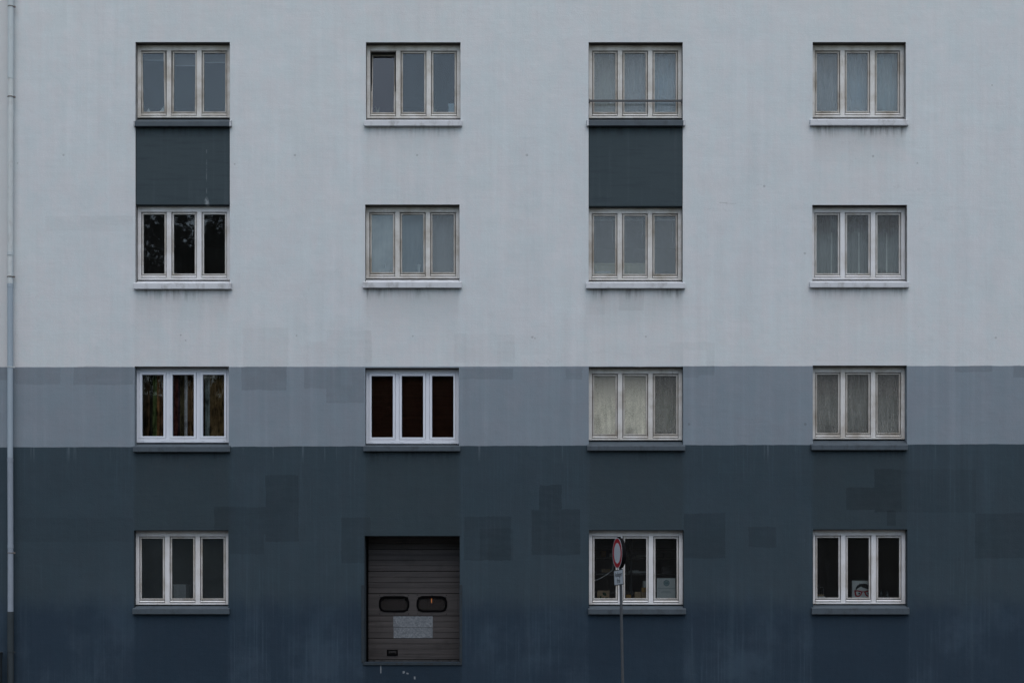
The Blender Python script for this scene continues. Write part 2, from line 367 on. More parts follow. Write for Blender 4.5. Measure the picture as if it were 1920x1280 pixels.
def glass(name, film=(.4,.42,.42), amount=.0, top=0.0, dark_tone=(.10,.095,.09), streak=.5, tint=(.93,.95,.95), wavy=.0, grain=.0, spec_ior=1.5):
    t = NT(name); P, x, y, z = t.pos(True)
    tr = t.n('ShaderNodeBsdfTransparent'); tr.inputs[0].default_value = (*tint, 1)
    gl = t.n('ShaderNodeBsdfGlossy'); gl.inputs['Roughness'].default_value = .02; gl.inputs['Color'].default_value = (.95,.97,1,1)
    h = t.math('ADD', t.noise(P, 1.1, 2), t.math('MULTIPLY', t.noise(t.vec(t.math('MULTIPLY', x, 2), y, t.math('MULTIPLY', z, 11)), 1, 2), wavy * .25))
    nrm = t.bump(h, .5, .0022 + .010 * wavy); t.t.links.new(nrm, gl.inputs['Normal'])
    fr = t.n('ShaderNodeFresnel'); fr.inputs[0].default_value = spec_ior
    m1 = t.n('ShaderNodeMixShader'); t.t.links.new(fr.outputs[0], m1.inputs[0]); t.t.links.new(tr.outputs[0], m1.inputs[1]); t.t.links.new(gl.outputs[0], m1.inputs[2])
    if not amount: return t.done(m1)
    df = t.n('ShaderNodeBsdfDiffuse'); df.inputs[0].default_value = (*film, 1)
    tl = t.n('ShaderNodeBsdfTranslucent'); tl.inputs[0].default_value = (*film, 1)
    m2 = t.n('ShaderNodeMixShader'); m2.inputs[0].default_value = .35
    t.t.links.new(df.outputs[0], m2.inputs[1]); t.t.links.new(tl.outputs[0], m2.inputs[2])
    s_ = t.noise(t.vec(t.math('MULTIPLY', x, 16), y, t.math('MULTIPLY', z, 1.6)), 1, 5, .65); b_ = t.noise(P, 2.3, 4); g_ = t.noise(P, 75, 2)
    f = t.math('ADD', t.math('MULTIPLY', t.math('SUBTRACT', s_, .5), streak * 2), 1.0)
    f = t.math('ADD', f, t.math('MULTIPLY', t.math('SUBTRACT', b_, .5), 1.2))
    f = t.math('ADD', f, t.math('MULTIPLY', t.math('SUBTRACT', g_, .5), grain))
    f = t.math('MULTIPLY', f, amount, clamp=True)
    m3 = t.n('ShaderNodeMixShader'); t.t.links.new(f, m3.inputs[0]); t.t.links.new(m1.outputs[0], m3.inputs[1]); t.t.links.new(m2.outputs[0], m3.inputs[2])
    if not top: return t.done(m3)
    o_ = t.n('ShaderNodeSeparateXYZ'); t.t.links.new(t.n('ShaderNodeTexCoord').outputs['Object'], o_.inputs[0])
    zz = t.math('ADD', o_.outputs[2], t.math('MULTIPLY', t.math('SUBTRACT', b_, .5), .8))
    up = t.math('ADD', t.rng(zz, .50, 1.15), t.math('MULTIPLY', t.rng(zz, .10, -.05), .7), clamp=True)  # darker film towards the pane's top and bottom edges
    gr = t.math('MULTIPLY', t.math('MULTIPLY', up, top), t.rng(t.math('ADD', t.math('MULTIPLY', g_, .55), t.math('MULTIPLY', s_, .45)), .36, .60, .35, 1.0), clamp=True)
    dg = t.n('ShaderNodeBsdfDiffuse'); dg.inputs[0].default_value = (*dark_tone, 1)
    m4 = t.n('ShaderNodeMixShader'); t.t.links.new(gr, m4.inputs[0]); t.t.links.new(m3.outputs[0], m4.inputs[1]); t.t.links.new(dg.outputs[0], m4.inputs[2])
    return t.done(m4)
G_clear = glass('clear_glass')
G_leafy = glass('faintly_dusty_glass', (.30,.31,.30), .022, streak=.9, grain=.4)
G_room = glass('ground_floor_glass', (.30,.295,.285), .036, streak=.6, grain=.4)
G_pvc = glass('new_glass', wavy=.35, tint=(.88,.88,.87))
G_dusty_sky = glass('dusty_sky_glass', (.33,.45,.52), .10, streak=.8, grain=.6)  # dusty film tinted blue, sky reflection put into its colour
G_blind = glass('streaked_glass', (.60,.64,.65), .19, top=.2, streak=1.0, grain=1.0)
G_hazy = glass('hazy_glass', (.50,.54,.55), .20, top=.10, streak=.4, grain=.7)
G_pale = glass('pale_film_glass', (.54,.63,.66), .42, streak=.25, grain=.2)
G_grit = glass('gritty_glass', (.48,.475,.44), .32, top=.46, streak=1.0, grain=2.0)
G_grit2 = glass('gritty_lit_glass', (.84,.82,.71), .60, top=.60, streak=.6, grain=1.6)  # cream film brightened in place of a lit room behind the grit
G_grit3 = glass('streaky_dirty_glass', (.22,.22,.20), .09, top=.62, streak=1.0, grain=2.0)
G_slate = glass('smoked_film_glass', (.115,.135,.14), .24, streak=.25, grain=.3, tint=(.95,.97,.97))

# ------------------------------------------------------------------ ground and surroundings
def asphalt():
    t = NT('asphalt'); P, x, y, z = t.pos(True)
    c = t.mix(t.noise(P, 60, 4), (.035,.035,.037), (.075,.074,.073)); c = t.mix(t.math('MULTIPLY', t.noise(P, .5, 4), .5), c, (.06,.058,.055))
    return t.done(t.pbsdf(c, .9, .3, 0, t.bump(t.noise(P, 90, 3), .4, .01)))
M_asph = asphalt(); M_pave = simple('paving_concrete', (.22,.215,.205), .9, .2, 3, bump=.2); M_soil = simple('verge_soil', (.05,.06,.03), .95, .4, 2)
g = MB(); g.face([(-400,-400,-.14),(400,-400,-.14),(400,400,-.14),(-400,400,-.14)]); tag(g.build('ground', M_soil), kind='structure')
g = MB(); g.face([(-200,-29,-.125),(200,-29,-.125),(200,-2.4,-.125),(-200,-2.4,-.125)]); tag(g.build('road', M_asph), kind='structure')
g = MB().box(-60, 60, -2.25, 0, -.3, 0); tag(g.build('pavement', M_pave), kind='structure')
g = MB().box(-60, 60, -2.40, -2.253, -.3, .004); tag(g.build('kerb', simple('kerb_stone', (.26,.255,.245), .85, .15, 4), None, False, .015), kind='structure')

# ------------------------------------------------------------------ the building
bld = empty('building', (0, 0, 0), 'rendered building facade in pale grey over blue-grey and slate bands, with rows of three-pane windows', 'building')
WX0, WX1, WZ1, WT = -15.0, 15.0, 15.6, .30
holes = []
for (r, c), v in WIN.items():
    if r == 2 and c in PANEL_KEYS: continue
    zb = Z(v[4]) - .035
    if r == 1 and c in PANEL_KEYS:
        v2 = WIN[(2, c)]; zb = Z(v2[4]) - .035
        holes.append((X(PANEL_KEYS[c][0]), X(PANEL_KEYS[c][1]), zb, Z(v[2])))
    else:
        holes.append((X(v[0]), X(v[1]), zb, Z(v[2])))
holes.append((X(DOOR[0]), X(DOOR[1]), Z(1240.6), Z(DOOR[2])))
xs = sorted({WX0, WX1} | {round(h[i], 4) for h in holes for i in (0, 1)})
zs = sorted({0.0, WZ1} | {round(h[i], 4) for h in holes for i in (2, 3)})
def hole_at(x, z): return any(h[0] < x < h[1] and h[2] < z < h[3] for h in holes)
wm = MB()
for a, b in zip(xs, xs[1:]):
    for p, q in zip(zs, zs[1:]):
        if not hole_at((a+b)/2, (p+q)/2):
            wm.face([(a,0,p),(b,0,p),(b,0,q),(a,0,q)]); wm.face([(a,WT,p),(a,WT,q),(b,WT,q),(b,WT,p)])
for x0, x1, z0, z1 in holes:
    rv = 2 if z1 > 7 else 3 if z1 > 6 else 4  # side reveals: mid grey, blue-grey and slate by row
    so_ = 1 if z1 > 6 else 5  # head faces take near-black soffits, recess shade painted into the colour
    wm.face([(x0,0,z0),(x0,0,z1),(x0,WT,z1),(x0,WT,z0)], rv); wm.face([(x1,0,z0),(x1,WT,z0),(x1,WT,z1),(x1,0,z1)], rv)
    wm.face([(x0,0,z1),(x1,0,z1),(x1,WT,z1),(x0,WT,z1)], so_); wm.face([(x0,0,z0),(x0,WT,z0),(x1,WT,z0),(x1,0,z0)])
me = bpy.data.meshes.new('wall'); me.from_pydata(wm.v, [], wm.f); 
for _m in (M_wall, simple('shaded_soffit', (.085,.078,.070), .95, .3, 4), simple('dull_grey_reveal', (.27,.265,.26), .95, .25, 3, dirt=(.10,.095,.09), dirt_amt=.6), simple('blue_grey_reveal', (.17,.20,.225), .9, .2, 3, dirt=(.07,.075,.08), dirt_amt=.5), simple('slate_reveal', (.030,.043,.052), .9, .25, 3), simple('black_soffit', (.014,.017,.02), .95, .2, 4)): me.materials.append(_m)
for _p, _i in zip(me.polygons, wm.m): _p.material_index = _i
me.update()
o = bpy.data.objects.new('wall', me); C.objects.link(o); o.parent = bld
M_body = simple('plain_render', (.45,.46,.48), .9, .1, 1)
MB().box(WX0, WX0+.3, WT+.002, 11, 0, WZ1).box(WX1-.3, WX1, WT+.002, 11, 0, WZ1).box(WX0+.302, WX1-.302, 10.7, 11, 0, WZ1).build('side_wall', M_body, bld)
MB().box(WX0-.15, WX1+.15, -.12, 11.15, WZ1+.002, WZ1+.3).build('roof', M_body, bld)

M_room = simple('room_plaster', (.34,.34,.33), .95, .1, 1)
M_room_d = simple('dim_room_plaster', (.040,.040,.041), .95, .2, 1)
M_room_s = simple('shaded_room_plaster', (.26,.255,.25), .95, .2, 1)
M_board = simple('inner_board_paint', (.40,.40,.39), .6, .1, 3)

def room(k, mat):
    v = WIN[k]; cx = (X(v[0]) + X(v[1])) / 2; x0, x1 = cx - 1.98, cx + 1.98
    z0, z1 = Z(v[3]) - .85, Z(v[2]) + .30; y0, y1 = WT + .004, 4.2
    m = MB()
    m.face([(x0,y0,z0),(x0,y1,z0),(x0,y1,z1),(x0,y0,z1)]); m.face([(x1,y0,z0),(x1,y0,z1),(x1,y1,z1),(x1,y1,z0)])
    m.face([(x0,y0,z0),(x1,y0,z0),(x1,y1,z0),(x0,y1,z0)]); m.face([(x0,y0,z1),(x0,y1,z1),(x1,y1,z1),(x1,y0,z1)])
    m.face([(x0,y1,z0),(x1,y1,z0),(x1,y1,z1),(x0,y1,z1)])
    m.build('room', mat, bld)
    return z0

def sill(k, dark, parent):
    v = WIN[k]; y0 = -.065
    zt, zb = Z(v[4], y0), Z(v[5], y0); zback = Z(v[3], DF) - .010
    zmid = zt + (zback - zt) * (0 - y0) / (.17 - y0)
    m = MB(); ends = dark and k[0] == 1
    a, b = X(v[6], y0), X(v[7], y0)
    o0, o1 = X(v[0]), X(v[1])
    if k[0] <= 2 and k[1] in PANEL_KEYS: o0, o1 = X(PANEL_KEYS[k[1]][0]), X(PANEL_KEYS[k[1]][1])
    prof = lambda e: [(y0, zb), (-.001, zb), (-.001, zmid + e), (y0, zt + e)]
    if ends:
        m.prism_x(prof(0), o0 + .004, o1 - .002, 0); m.prism_x(prof(.004), a, o0 + .002, 1); m.prism_x(prof(.004), o1, b, 1)
    else: m.prism_x(prof(0), a, b, 0)
    zl = Z(v[4]) - .033
    m.prism_x([(.001, zl), (.17, zl), (.17, zback), (.001, zmid)], o0 + .004, o1 - .004, 0)
    return m.build('sill', [M_sill_d, M_sill_l] if dark else [M_sill_l, M_sill_l], parent, False, .004)

def window(k, label, kind='wood', paint=None, glazing=None, dark_sill=False, tilt=None, twist=None, seedv=0):
    v = WIN[k]; paint = paint or M_wood; rr = random.Random(k[0]*10 + k[1])
    x0, x1 = X(v[0]) + .003, X(v[1]) - .003; zt, zb = Z(v[2]) - .003, Z(v[3], DF)
    f = MB(); y0, y1 = DF, DF + .085
    if kind == 'wood': JL, JR, MU, HT, HB = .064, .070, .088, .105, .036
    else: JL, JR, MU, HT, HB = .058, .060, .074, .085, .075
    f.box(x0, x0 + JL, y0, y1, zb, zt); f.box(x1 - JR, x1, y0, y1, zb, zt)
    bw = (x1 - x0 - JL - JR - 2*MU) / 3
    bays = [(x0 + JL + i*(bw + MU), x0 + JL + i*(bw + MU) + bw) for i in range(3)]
    for i in (0, 1): f.box(bays[i][1], bays[i+1][0], y0 + .002, y1, zb + HB, zt - HT)
    f.box(x0 + JL, x1 - JR, y0 + .001, y1, zt - HT, zt); f.box(x0 + JL, x1 - JR, y0 - (.008 if kind == 'wood' else .012), y1, zb, zb + HB)
    win = f.build('window', paint, bld, False, .004)
    tag(win, label)
    if kind == 'wood':      # rebate behind the gaps
        bk = MB()
        for a, b in bays: bk.ring([(a-.01, zb+HB-.01),(b+.01, zb+HB-.01),(b+.01, zt-HT+.01),(a-.01, zt-HT+.01)], [(a+.03, zb+HB+.05),(b-.03, zb+HB+.05),(b-.03, zt-HT-.03),(a+.03, zt-HT-.03)], y1-.012, y1-.002)
        bk.build('rebate', M_seam, win)
    glz = glazing if isinstance(glazing, (list, tuple)) else [glazing]*3
    panes = []
    for i, (a, b) in enumerate(bays):
        gp = .011 if kind == 'wood' else .004
        wb = .030 if kind == 'wood' else 0.0       # weather bar
        sa, sb_, s0, s1 = a + gp, b - gp, zb + HB + gp + wb + (.011 if wb else 0), zt - HT - gp
        if kind == 'pvc': s0 -= .0
        px, pz = (sa + sb_)/2, s0
        bar = .031 if kind == 'wood' else .042
        O = [(sa-px, 0), (sb_-px, 0), (sb_-px, s1-pz), (sa-px, s1-pz)]
        I = [(sa+bar-px, bar), (sb_-bar-px, bar), (sb_-bar-px, s1-bar-pz), (sa+bar-px, s1-bar-pz)]
        O2 = [(sa+.013-px, .013), (sb_-.013-px, .013), (sb_-.013-px, s1-.013-pz), (sa+.013-px, s1-.013-pz)]
        m = MB()
        if kind == 'wood':
            m.ring(O, I, .022, .055); m.ring(O2, I, .012, .0218)
        else:
            m.ring(O, I, -.014, .05)
        spaint = {M_wood: M_sash, M_wood2: M_sash2}.get(paint, paint)
        sash = m.build('sash', spaint, win, False, .003, (px, DF, pz))
        pm = MB().box(sa+bar-.006-px, sb_-bar+.006-px, .030, .035, bar-.006, s1-bar+.006-pz)
        pane = pm.build('pane', glz[i], win, False, 0, (px, DF, pz))
        if kind == 'wood':
            MB().prism_x([(-.012,0),(.05,0),(.05,wb),(.006,wb),(-.012,.012)], sa-.002-px, sb_+.002-px).build('weather_bar', paint, win, False, .002, (px, DF, zb+HB+gp))
            rot = (rr.uniform(-.3,.3) * .004)
            for q in (sash, pane): q.rotation_euler.y = rot
        else:
            for s_ in (sa + .05, sb_ - .05): MB().box(s_-.022-px, s_+.022-px, -.020, -.012, -.052, -.040).build('drain_cap', paint, win, False, .002, (px, DF, pz))
        if tilt and i in tilt:
            for q in (sash, pane): q.rotation_euler.x = -R(tilt[i]); q.location.y += .012
        if twist and i in twist:
            for q in (sash, pane): q.rotation_euler.y = R(twist[i])
        panes.append((sa+bar, sb_-bar, s0+bar, s1-bar))
    sill(k, dark_sill, win)
    # inner board
    zi = panes[0][2] - .012
    MB().box(X(v[0])-.02, X(v[1])+.02, WT+.006, .56, zi-.03, zi).box(x0, x1, y1+.001, WT+.004, zi-.03, zi).build('inner_sill', M_board, win)
    return dict(win=win, panes=panes, zi=zi, v=v)

W = {}
spec = {
 (1,1): ('old white window above the left dark panel, with its left sash hanging slightly askew', dict(paint=M_wood2, glazing=[G_dusty_sky]*3, dark_sill=True, twist={0: -.9, 1: .5})),
 (1,2): ('old white window with its left sash tilted open at the top', dict(paint=M_wood2, glazing=[G_clear, G_dusty_sky, G_dusty_sky], tilt={0: 5.0})),
 (1,3): ('old window with a guard rail across it and closed blinds, above a dark panel', dict(paint=M_wood2, glazing=[G_blind]*3, dark_sill=True)),
 (1,4): ('old window with bluish closed blinds at the top right', dict(paint=M_wood2, glazing=[G_blind]*3)),
 (2,1): ('old white window under the left dark panel, reflecting a tree', dict(glazing=[G_leafy]*3)),
 (2,2): ('old window with pale grey-blue panes and a white cup inside', dict(paint=M_wood2, glazing=[G_pale, G_dusty_sky, G_hazy])),
 (2,3): ('old window under a dark panel with raised blinds and a cream box inside', dict(paint=M_wood2, glazing=[G_hazy, G_hazy, G_hazy])),
 (2,4): ('dirty old window with grey curtains and pale vertical strips', dict(glazing=[G_grit3]*3)),
 (3,1): ('new white plastic window with striped curtains behind it', dict(kind='pvc', paint=M_pvc, glazing=[G_pvc]*3, dark_sill=True)),
 (3,2): ('new white plastic window with dark brown blinds behind it', dict(kind='pvc', paint=M_pvc, glazing=[G_pvc]*3, dark_sill=True)),
 (3,3): ('old window with cream blinds showing through gritty panes', dict(paint=M_wood2, glazing=[G_grit2, G_grit2, G_grit], dark_sill=True)),
 (3,4): ('old window with dull beige curtains behind gritty panes', dict(paint=M_wood2, glazing=[G_grit]*3, dark_sill=True)),
 (4,1): ('ground floor window with smoked panes and a white box inside', dict(glazing=[G_slate]*3, dark_sill=True)),
 (4,3): ('ground floor window behind the road sign, with shelves and boxes inside', dict(glazing=[G_room]*3, dark_sill=True)),
 (4,4): ('ground floor window with a drawing of red glasses inside', dict(glazing=[G_room]*3, dark_sill=True)),
}
FLOOR = {}
for k, (lab, kw) in spec.items():
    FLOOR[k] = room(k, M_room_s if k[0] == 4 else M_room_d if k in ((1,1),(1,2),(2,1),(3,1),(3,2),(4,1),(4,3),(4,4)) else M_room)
    W[k] = window(k, lab, **kw)

# dark panels between the first and second rows
for c, (a, b) in PANEL_KEYS.items():
    zt = Z(WIN[(1, c)][4]) - .034; zb = Z(WIN[(2, c)][2])
    MB().box(X(a)+.003, X(b)-.003, .018, WT-.002, zb, zt).build('spandrel_panel', M_panel, bld, False, .004)

# guard rail
v = WIN[(1,3)]
m = MB().box(X(v[0])+.002, X(v[1])-.002, .045, .062, Z(191.2,.05), Z(187.2,.05)); m.box(X(v[0])+.001, X(v[0])+.02, .03, .08, Z(193,.05), Z(186,.05)); m.box(X(v[1])-.02, X(v[1])-.001, .03, .08, Z(193,.05), Z(186,.05))
m.build('guard_rail', simple('rail_metal', (.075,.078,.082), .7, .15, 6), W[(1,3)]['win'], False, .003)

# ------------------------------------------------------------------ loading door
dx0, dx1 = X(DOOR[0]), X(DOOR[1]); yd = .42
dz0, dz1 = Z(DOOR[3]), Z(DOOR[2])
M_doorp = None
def door_mat():
    t = NT('brown_door_metal'); P, x, y, z = t.pos(True)
    c = t.mix(t.noise(P, 1.2, 4), (.047,.0425,.042), (.068,.061,.060))
    s_ = t.noise(t.vec(t.math('MULTIPLY', x, 1.2), y, t.math('MULTIPLY', z, 60)), 1, 4, .7)
    c = t.mix(t.math('MULTIPLY', t.rng(s_, .5, .75), .45), c, (.12,.109,.108))
    s2 = t.noise(t.vec(t.math('MULTIPLY', x, .5), y, t.math('MULTIPLY', z, 13)), 1, 5, .7)
    c = t.mix(t.math('MULTIPLY', t.rng(s2, .40, .65), .5), c, (.020,.0185,.019))
    c = t.mix(t.math('MULTIPLY', t.rng(t.noise(P, 3.5, 5), .55, .75), .35), c, (.015,.014,.0145))
    return t.done(t.pbsdf(c, .55, .35, 0, t.bump(s_, .2, .004)))
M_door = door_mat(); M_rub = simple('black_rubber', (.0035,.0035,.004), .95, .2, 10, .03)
door = MB().box(dx0-.25, dx1+.25, yd+.062, yd+.075, dz0-.02, dz1+.25).build('loading_door', M_rub, bld)
tag(door, 'brown sectional loading door with two oval portholes')
# reveal lining behind the wall thickness
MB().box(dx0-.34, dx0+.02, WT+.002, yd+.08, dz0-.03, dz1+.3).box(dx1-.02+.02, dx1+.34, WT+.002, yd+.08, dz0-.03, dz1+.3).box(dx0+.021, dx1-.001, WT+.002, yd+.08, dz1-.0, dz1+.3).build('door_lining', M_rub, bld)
seams = [1004-16, 1028.5, 1070.3, 1112.0, 1153.8, 1195.7, 1236.0]
pl, pr = dx0 + .030, dx1 - .008
P1 = (710.5, 767.5, 1116.5, 1146.8); P2 = (781.0, 838.5, 1116.3, 1146.6)
def rrect(x0, x1, z0, z1, r, n=6):
    pts = []
    for cx, cz, a0 in ((x1-r, z0+r, -90), (x1-r, z1-r, 0), (x0+r, z1-r, 90), (x0+r, z0+r, 180)):
        pts += [(cx + r*math.cos(R(a0 + 90*i/n)), cz + r*math.sin(R(a0 + 90*i/n))) for i in range(n+1)]
    return pts
for i, (a, b) in enumerate(zip(seams, seams[1:])):
    z1_, z0_ = Z(a, yd) - .006, Z(b, yd) + .006
    m = MB(); n = 3; hh = (z1_ - z0_) / 2
    if i == 3:
        # panel with porthole cut-outs: build as strips round them
        zc0, zc1 = Z(P1[3], yd)+.02, Z(P1[2], yd)-.02
        m.box(pl, pr, yd, yd+.05, z0_, zc0).box(pl, pr, yd, yd+.05, zc1, z1_)
        xa0, xa1, xb0, xb1 = X(P1[0], yd)+.02, X(P1[1], yd)-.02, X(P2[0], yd)+.02, X(P2[1], yd)-.02
        m.box(pl, xa0, yd+.0005, yd+.05, zc0, zc1).box(xa1, xb0, yd+.0005, yd+.05, zc0, zc1).box(xb1, pr, yd+.0005, yd+.05, zc0, zc1)
        m.build('door_panel', M_door, door)
    else:
        q4 = (z1_ - z0_) / 4
        for u in range(4):
            m.box(pl, pr, yd + (0, .0015, 0, .001)[u], yd+.05, z0_+q4*u+(.0035 if u else 0), z0_+q4*(u+1)-(.0035 if u < 3 else 0))
            if u: m.box(pl, pr, yd+.0045, yd+.049, z0_+q4*u-.0035, z0_+q4*u+.0035)
        m.build('door_panel', M_door, door, False, .003)
for q in (P1, P2):
    x0, x1, z0, z1 = X(q[0], yd), X(q[1], yd), Z(q[3], yd), Z(q[2], yd)
    MB().ring(rrect(x0, x1, z0, z1, .125), rrect(x0+.036, x1-.036, z0+.036, z1-.036, .095), yd-.014, yd+.02).build('porthole_frame', M_rub, door, False, .004)
    MB().plate(rrect(x0+.03, x1-.03, z0+.03, z1-.03, .095), yd+.018, yd+.024).build('porthole_pane', glass('porthole_glass', (.075,.068,.066), .50, streak=.3, grain=.08), door)
    MB().box(x0, x1, yd+.05, yd+.06, z0, z1).build('porthole_back', simple('porthole_dim', (.03,.027,.026), .9), door)
bolts = MB()
for q in (P1, P2):
    for bx in (q[0]+1.5, (q[0]+q[1])/2, q[1]-1.5):
        for bz in (1115.0, 1150.0): bolts.lathe([(.008,0),(.008,.004)], 0, 0, 6) if False else bolts.box(X(bx,yd)-.007, X(bx,yd)+.007, yd-.005, yd-.0005, Z(bz,yd)-.007, Z(bz,yd)+.007)
bolts.build('bolt', M_rub, door)
# notice sheet
def notice_mat():
    t = NT('worn_silver_sheet'); P, x, y, z = t.pos(True)
    n = t.noise(P, 26, 6, .75); n2 = t.noise(t.vec(t.math('MULTIPLY', x, 3), y, t.math('MULTIPLY', z, 30)), 1, 4)
    c = t.mix(t.rng(n, .38, .66), (.105,.117,.130), (.20,.22,.24)); c = t.mix(t.math('MULTIPLY', t.rng(n2, .5, .7), .45), c, (.10,.11,.125))
    return t.done(t.pbsdf(c, .6, .3))
yn = yd - .006
m = MB().box(X(737.5,yn), X(811.3,yn), yn, yd-.0012, Z(1175.2,yn), Z(1154.4,yn)).box(X(738,yn), X(811.3,yn), yn+.0006, yd-.0012, Z(1195.4,yn), Z(1175.8,yn))
m.build('notice_sheet', notice_mat(), door)
# recessed handle
hx0, hx1, hz0, hz1 = X(725.5,yd), X(746,yd), Z(1228.4,yd), Z(1217.2,yd)
MB().ring([(hx0,hz0),(hx1,hz0),(hx1,hz1),(hx0,hz1)], [(hx0+.035,hz0+.03),(hx1-.03,hz0+.03),(hx1-.03,hz1-.02),(hx0+.035,hz1-.02)], yd-.012, yd-.001).box(hx0+.045, hx1-.04, yd-.018, yd-.006, hz0+.045, hz0+.062).build('handle', M_rub, door, False, .003)
MB().box(pl, pr, yd-.004, yd+.05, Z(1239.4,yd), Z(1236.6,yd)).build('bottom_seal', simple('worn_seal', (.055,.057,.06), .7, .5, 9, dirt=(.02,.018,.018), dirt_amt=1.0), door)
M_guard = simple('guard_steel_paint', (.026,.037,.046), .9, .3, 6, dirt=(.025,.02,.017), dirt_amt=.7, dirt_scale=14)
for a, b in ((677.6, 683.0), (861.6, 866.6)):
    MB().box(X(a), X(b), -.010, -.0005, Z(1241), Z(1096)).build('corner_guard', M_guard, bld, False, .003)
MB().box(X(681), X(866), -.022, -.001, Z(1246.2), Z(1240.9)).build('threshold', M_guard, bld, False, .004)

# ------------------------------------------------------------------ drainpipe
def pipe_seg(pxs, y0, y1, mat, rad=.050):
    return [(X(pxs(y0), -.09), -.09, Z(y0, -.09)), (X(pxs(y1), -.09), -.09, Z(y1, -.09))]
pxs = lambda py: 20.6 - 1.6*min(max(py, 0), 600)/600 + (.8 if py > 800 else 0) * min(1, (py-800)/200 if py > 800 else 0)
pipe = None
segs = [(-320, 143, M_pipe, .052), (143, 474, M_pipe2, .050), (474, 532, M_pipe2, .048), (532, 858, M_pipe3, .051), (858, 1031, M_pipe5, .052), (1031, 1147, M_pipe5, .052), (1147, 1319, M_pipe4, .058)]
m = MB(); m.tube(pipe_seg(pxs, -318, 1319, 0), .040, 12); pipe = m.build('drainpipe', M_pipe, bld, True)
tag(pipe, 'downpipe in weathered grey sections with a dark foot')
for a, b, mt, rd in segs:
    (xa, ya, za), (xb, yb, zb) = pipe_seg(pxs, a, b, 0)
    MB().tube([(xa,ya,za),(xb,yb,zb+.004)], rd, 16).build('pipe_section', mt, pipe, True)
for py, mt in ((13,M_clamp),(182,M_clamp),(519,M_clamp),(688,M_pipe2),(1036,M_clamp),(1222,M_pipe4)):
    xa = X(pxs(py), -.09); za = Z(py, -.09)
    MB().tube([(xa,-.09,za-.008),(xa,-.09,za+.008)], .058, 16).box(xa-.012, xa+.012, -.04, -.0005, za-.012, za+.012).box(xa+.05, xa+.085, -.10, -.075, za-.014, za+.014).build('pipe_clamp', mt, pipe)
for py, mt in ((145,M_pipe),(476,M_pipe),(536,M_pipe3),(862,M_pipe5),(1024,M_pipe5),(1149,M_pipe4)):
    xa = X(pxs(py), -.09); za = Z(py, -.09)
    MB().tube([(xa,-.09,za-.03),(xa,-.09,za+.03)], .0555, 16).build('pipe_collar', M_pipe if mt is M_clamp else mt, pipe, True)

# ------------------------------------------------------------------ things in the windows
def pos_in(k): return 'window'
M_slat = {n: simple('blind_' + n, c, .5, .04, 3) for n, c in dict(grey=(.70,.75,.78), green=(.76,.77,.70), blue=(.64,.80,.90), blue2=(.60,.78,.84), slate=(.42,.50,.55), cream=(.88,.85,.70), pale=(.75,.80,.82)).items()}  # blue slats carry sky reflection and pane film tint in their colour
M_cord = simple('blind_cord', (.6,.62,.62), .8)
def blind(k, i, mat, label, drop=1.0, y=.245, group=None, skew=0.0):
    a, b, z0, z1 = W[k]['panes'][i]; a -= .02; b += .02; top = z1 + .06
    e = empty('venetian_blind', ((a+b)/2, y, top), label, 'blind', group)
    hw = (b-a)/2
    MB().box(-hw, hw, -.014, .014, -.03, .0).build('head_rail', mat, e)
    L = (z1 + .03 - z0) * drop + (.0 if drop < 1 else .03)
    m = MB(); n = int(L / .022); rr = random.Random(k[0]*100 + k[1]*10 + i)
    pitch = .022
    if drop < .3: n = 9; pitch = .0065
    for q in range(n):
        z = -.034 - pitch * (q + .5); t_ = (.95 + rr.uniform(-.05, .05)) if drop >= .3 else .15
        dy, dz = .0125*math.cos(t_), .0125*math.sin(t_)
        s_ = skew * q / n
        m.face([(-hw, -dy, z+dz-s_),(hw, -dy, z+dz+s_),(hw, 0.003, z+s_+.001),(-hw, 0.003, z-s_+.001)])
        m.face([(-hw, .003, z-s_+.001),(hw, .003, z+s_+.001),(hw, dy, z-dz+s_),(-hw, dy, z-dz-s_)])
    sl_ = m.build('slats', mat, e); tag(sl_, kind='stuff')
    zb = -.034 - pitch*n - .008
    MB().box(-hw, hw, -.012, .012, zb-.012, zb).build('bottom_rail', mat, e)
    if drop < .3:
        MB().tube([(hw-.07, -.018, -.02),(hw-.065, -.018, -.55)], .0045, 6).build('cord', M_cord, e); MB().tube([(-hw+.06, -.018, -.02),(-hw+.055, -.018, -.75)], .0025, 6).build('cord', M_cord, e)
    else:
        c_ = MB()
        for s_ in (-.55, .55): c_.box(s_*hw-.0025, s_*hw+.0025, -.0165, -.0145, zb, -.03)
        c_.build('ladder_cord', M_cord, e)
    return e
nm = ('left', 'middle', 'right')
for i, mt in enumerate(('green', 'grey', 'blue')):
    blind((1,3), i, M_slat[mt], '%s venetian blind in the %s pane behind the guard rail' % (('greenish grey','plain grey','light blue')[i], nm[i]), group='closed venetian blinds')
for i, mt in enumerate(('slate', 'blue', 'blue2')):
    blind((1,4), i, M_slat[mt], '%s venetian blind behind the %s pane of the top right window' % (('slate grey','pale blue','teal grey')[i], nm[i]), group='closed venetian blinds')
for i in range(3):
    blind((2,3), i, M_slat['pale'], 'raised venetian blind with hanging cord in the %s pane above the cream cabinet' % nm[i], drop=.06, group='raised venetian blinds', skew=(0, .02, -.012)[i])
blind((3,3), 0, M_slat['cream'], 'cream venetian blind fully lowered behind the left gritty pane', group='cream venetian blinds')
blind((3,3), 1, M_slat['cream'], 'cream venetian blind fully lowered behind the middle gritty pane', group='cream venetian blinds')
blind((3,3), 2, M_slat['cream'], 'cream venetian blind stopping short of the sill in its right pane', drop=.93, group='cream venetian blinds')

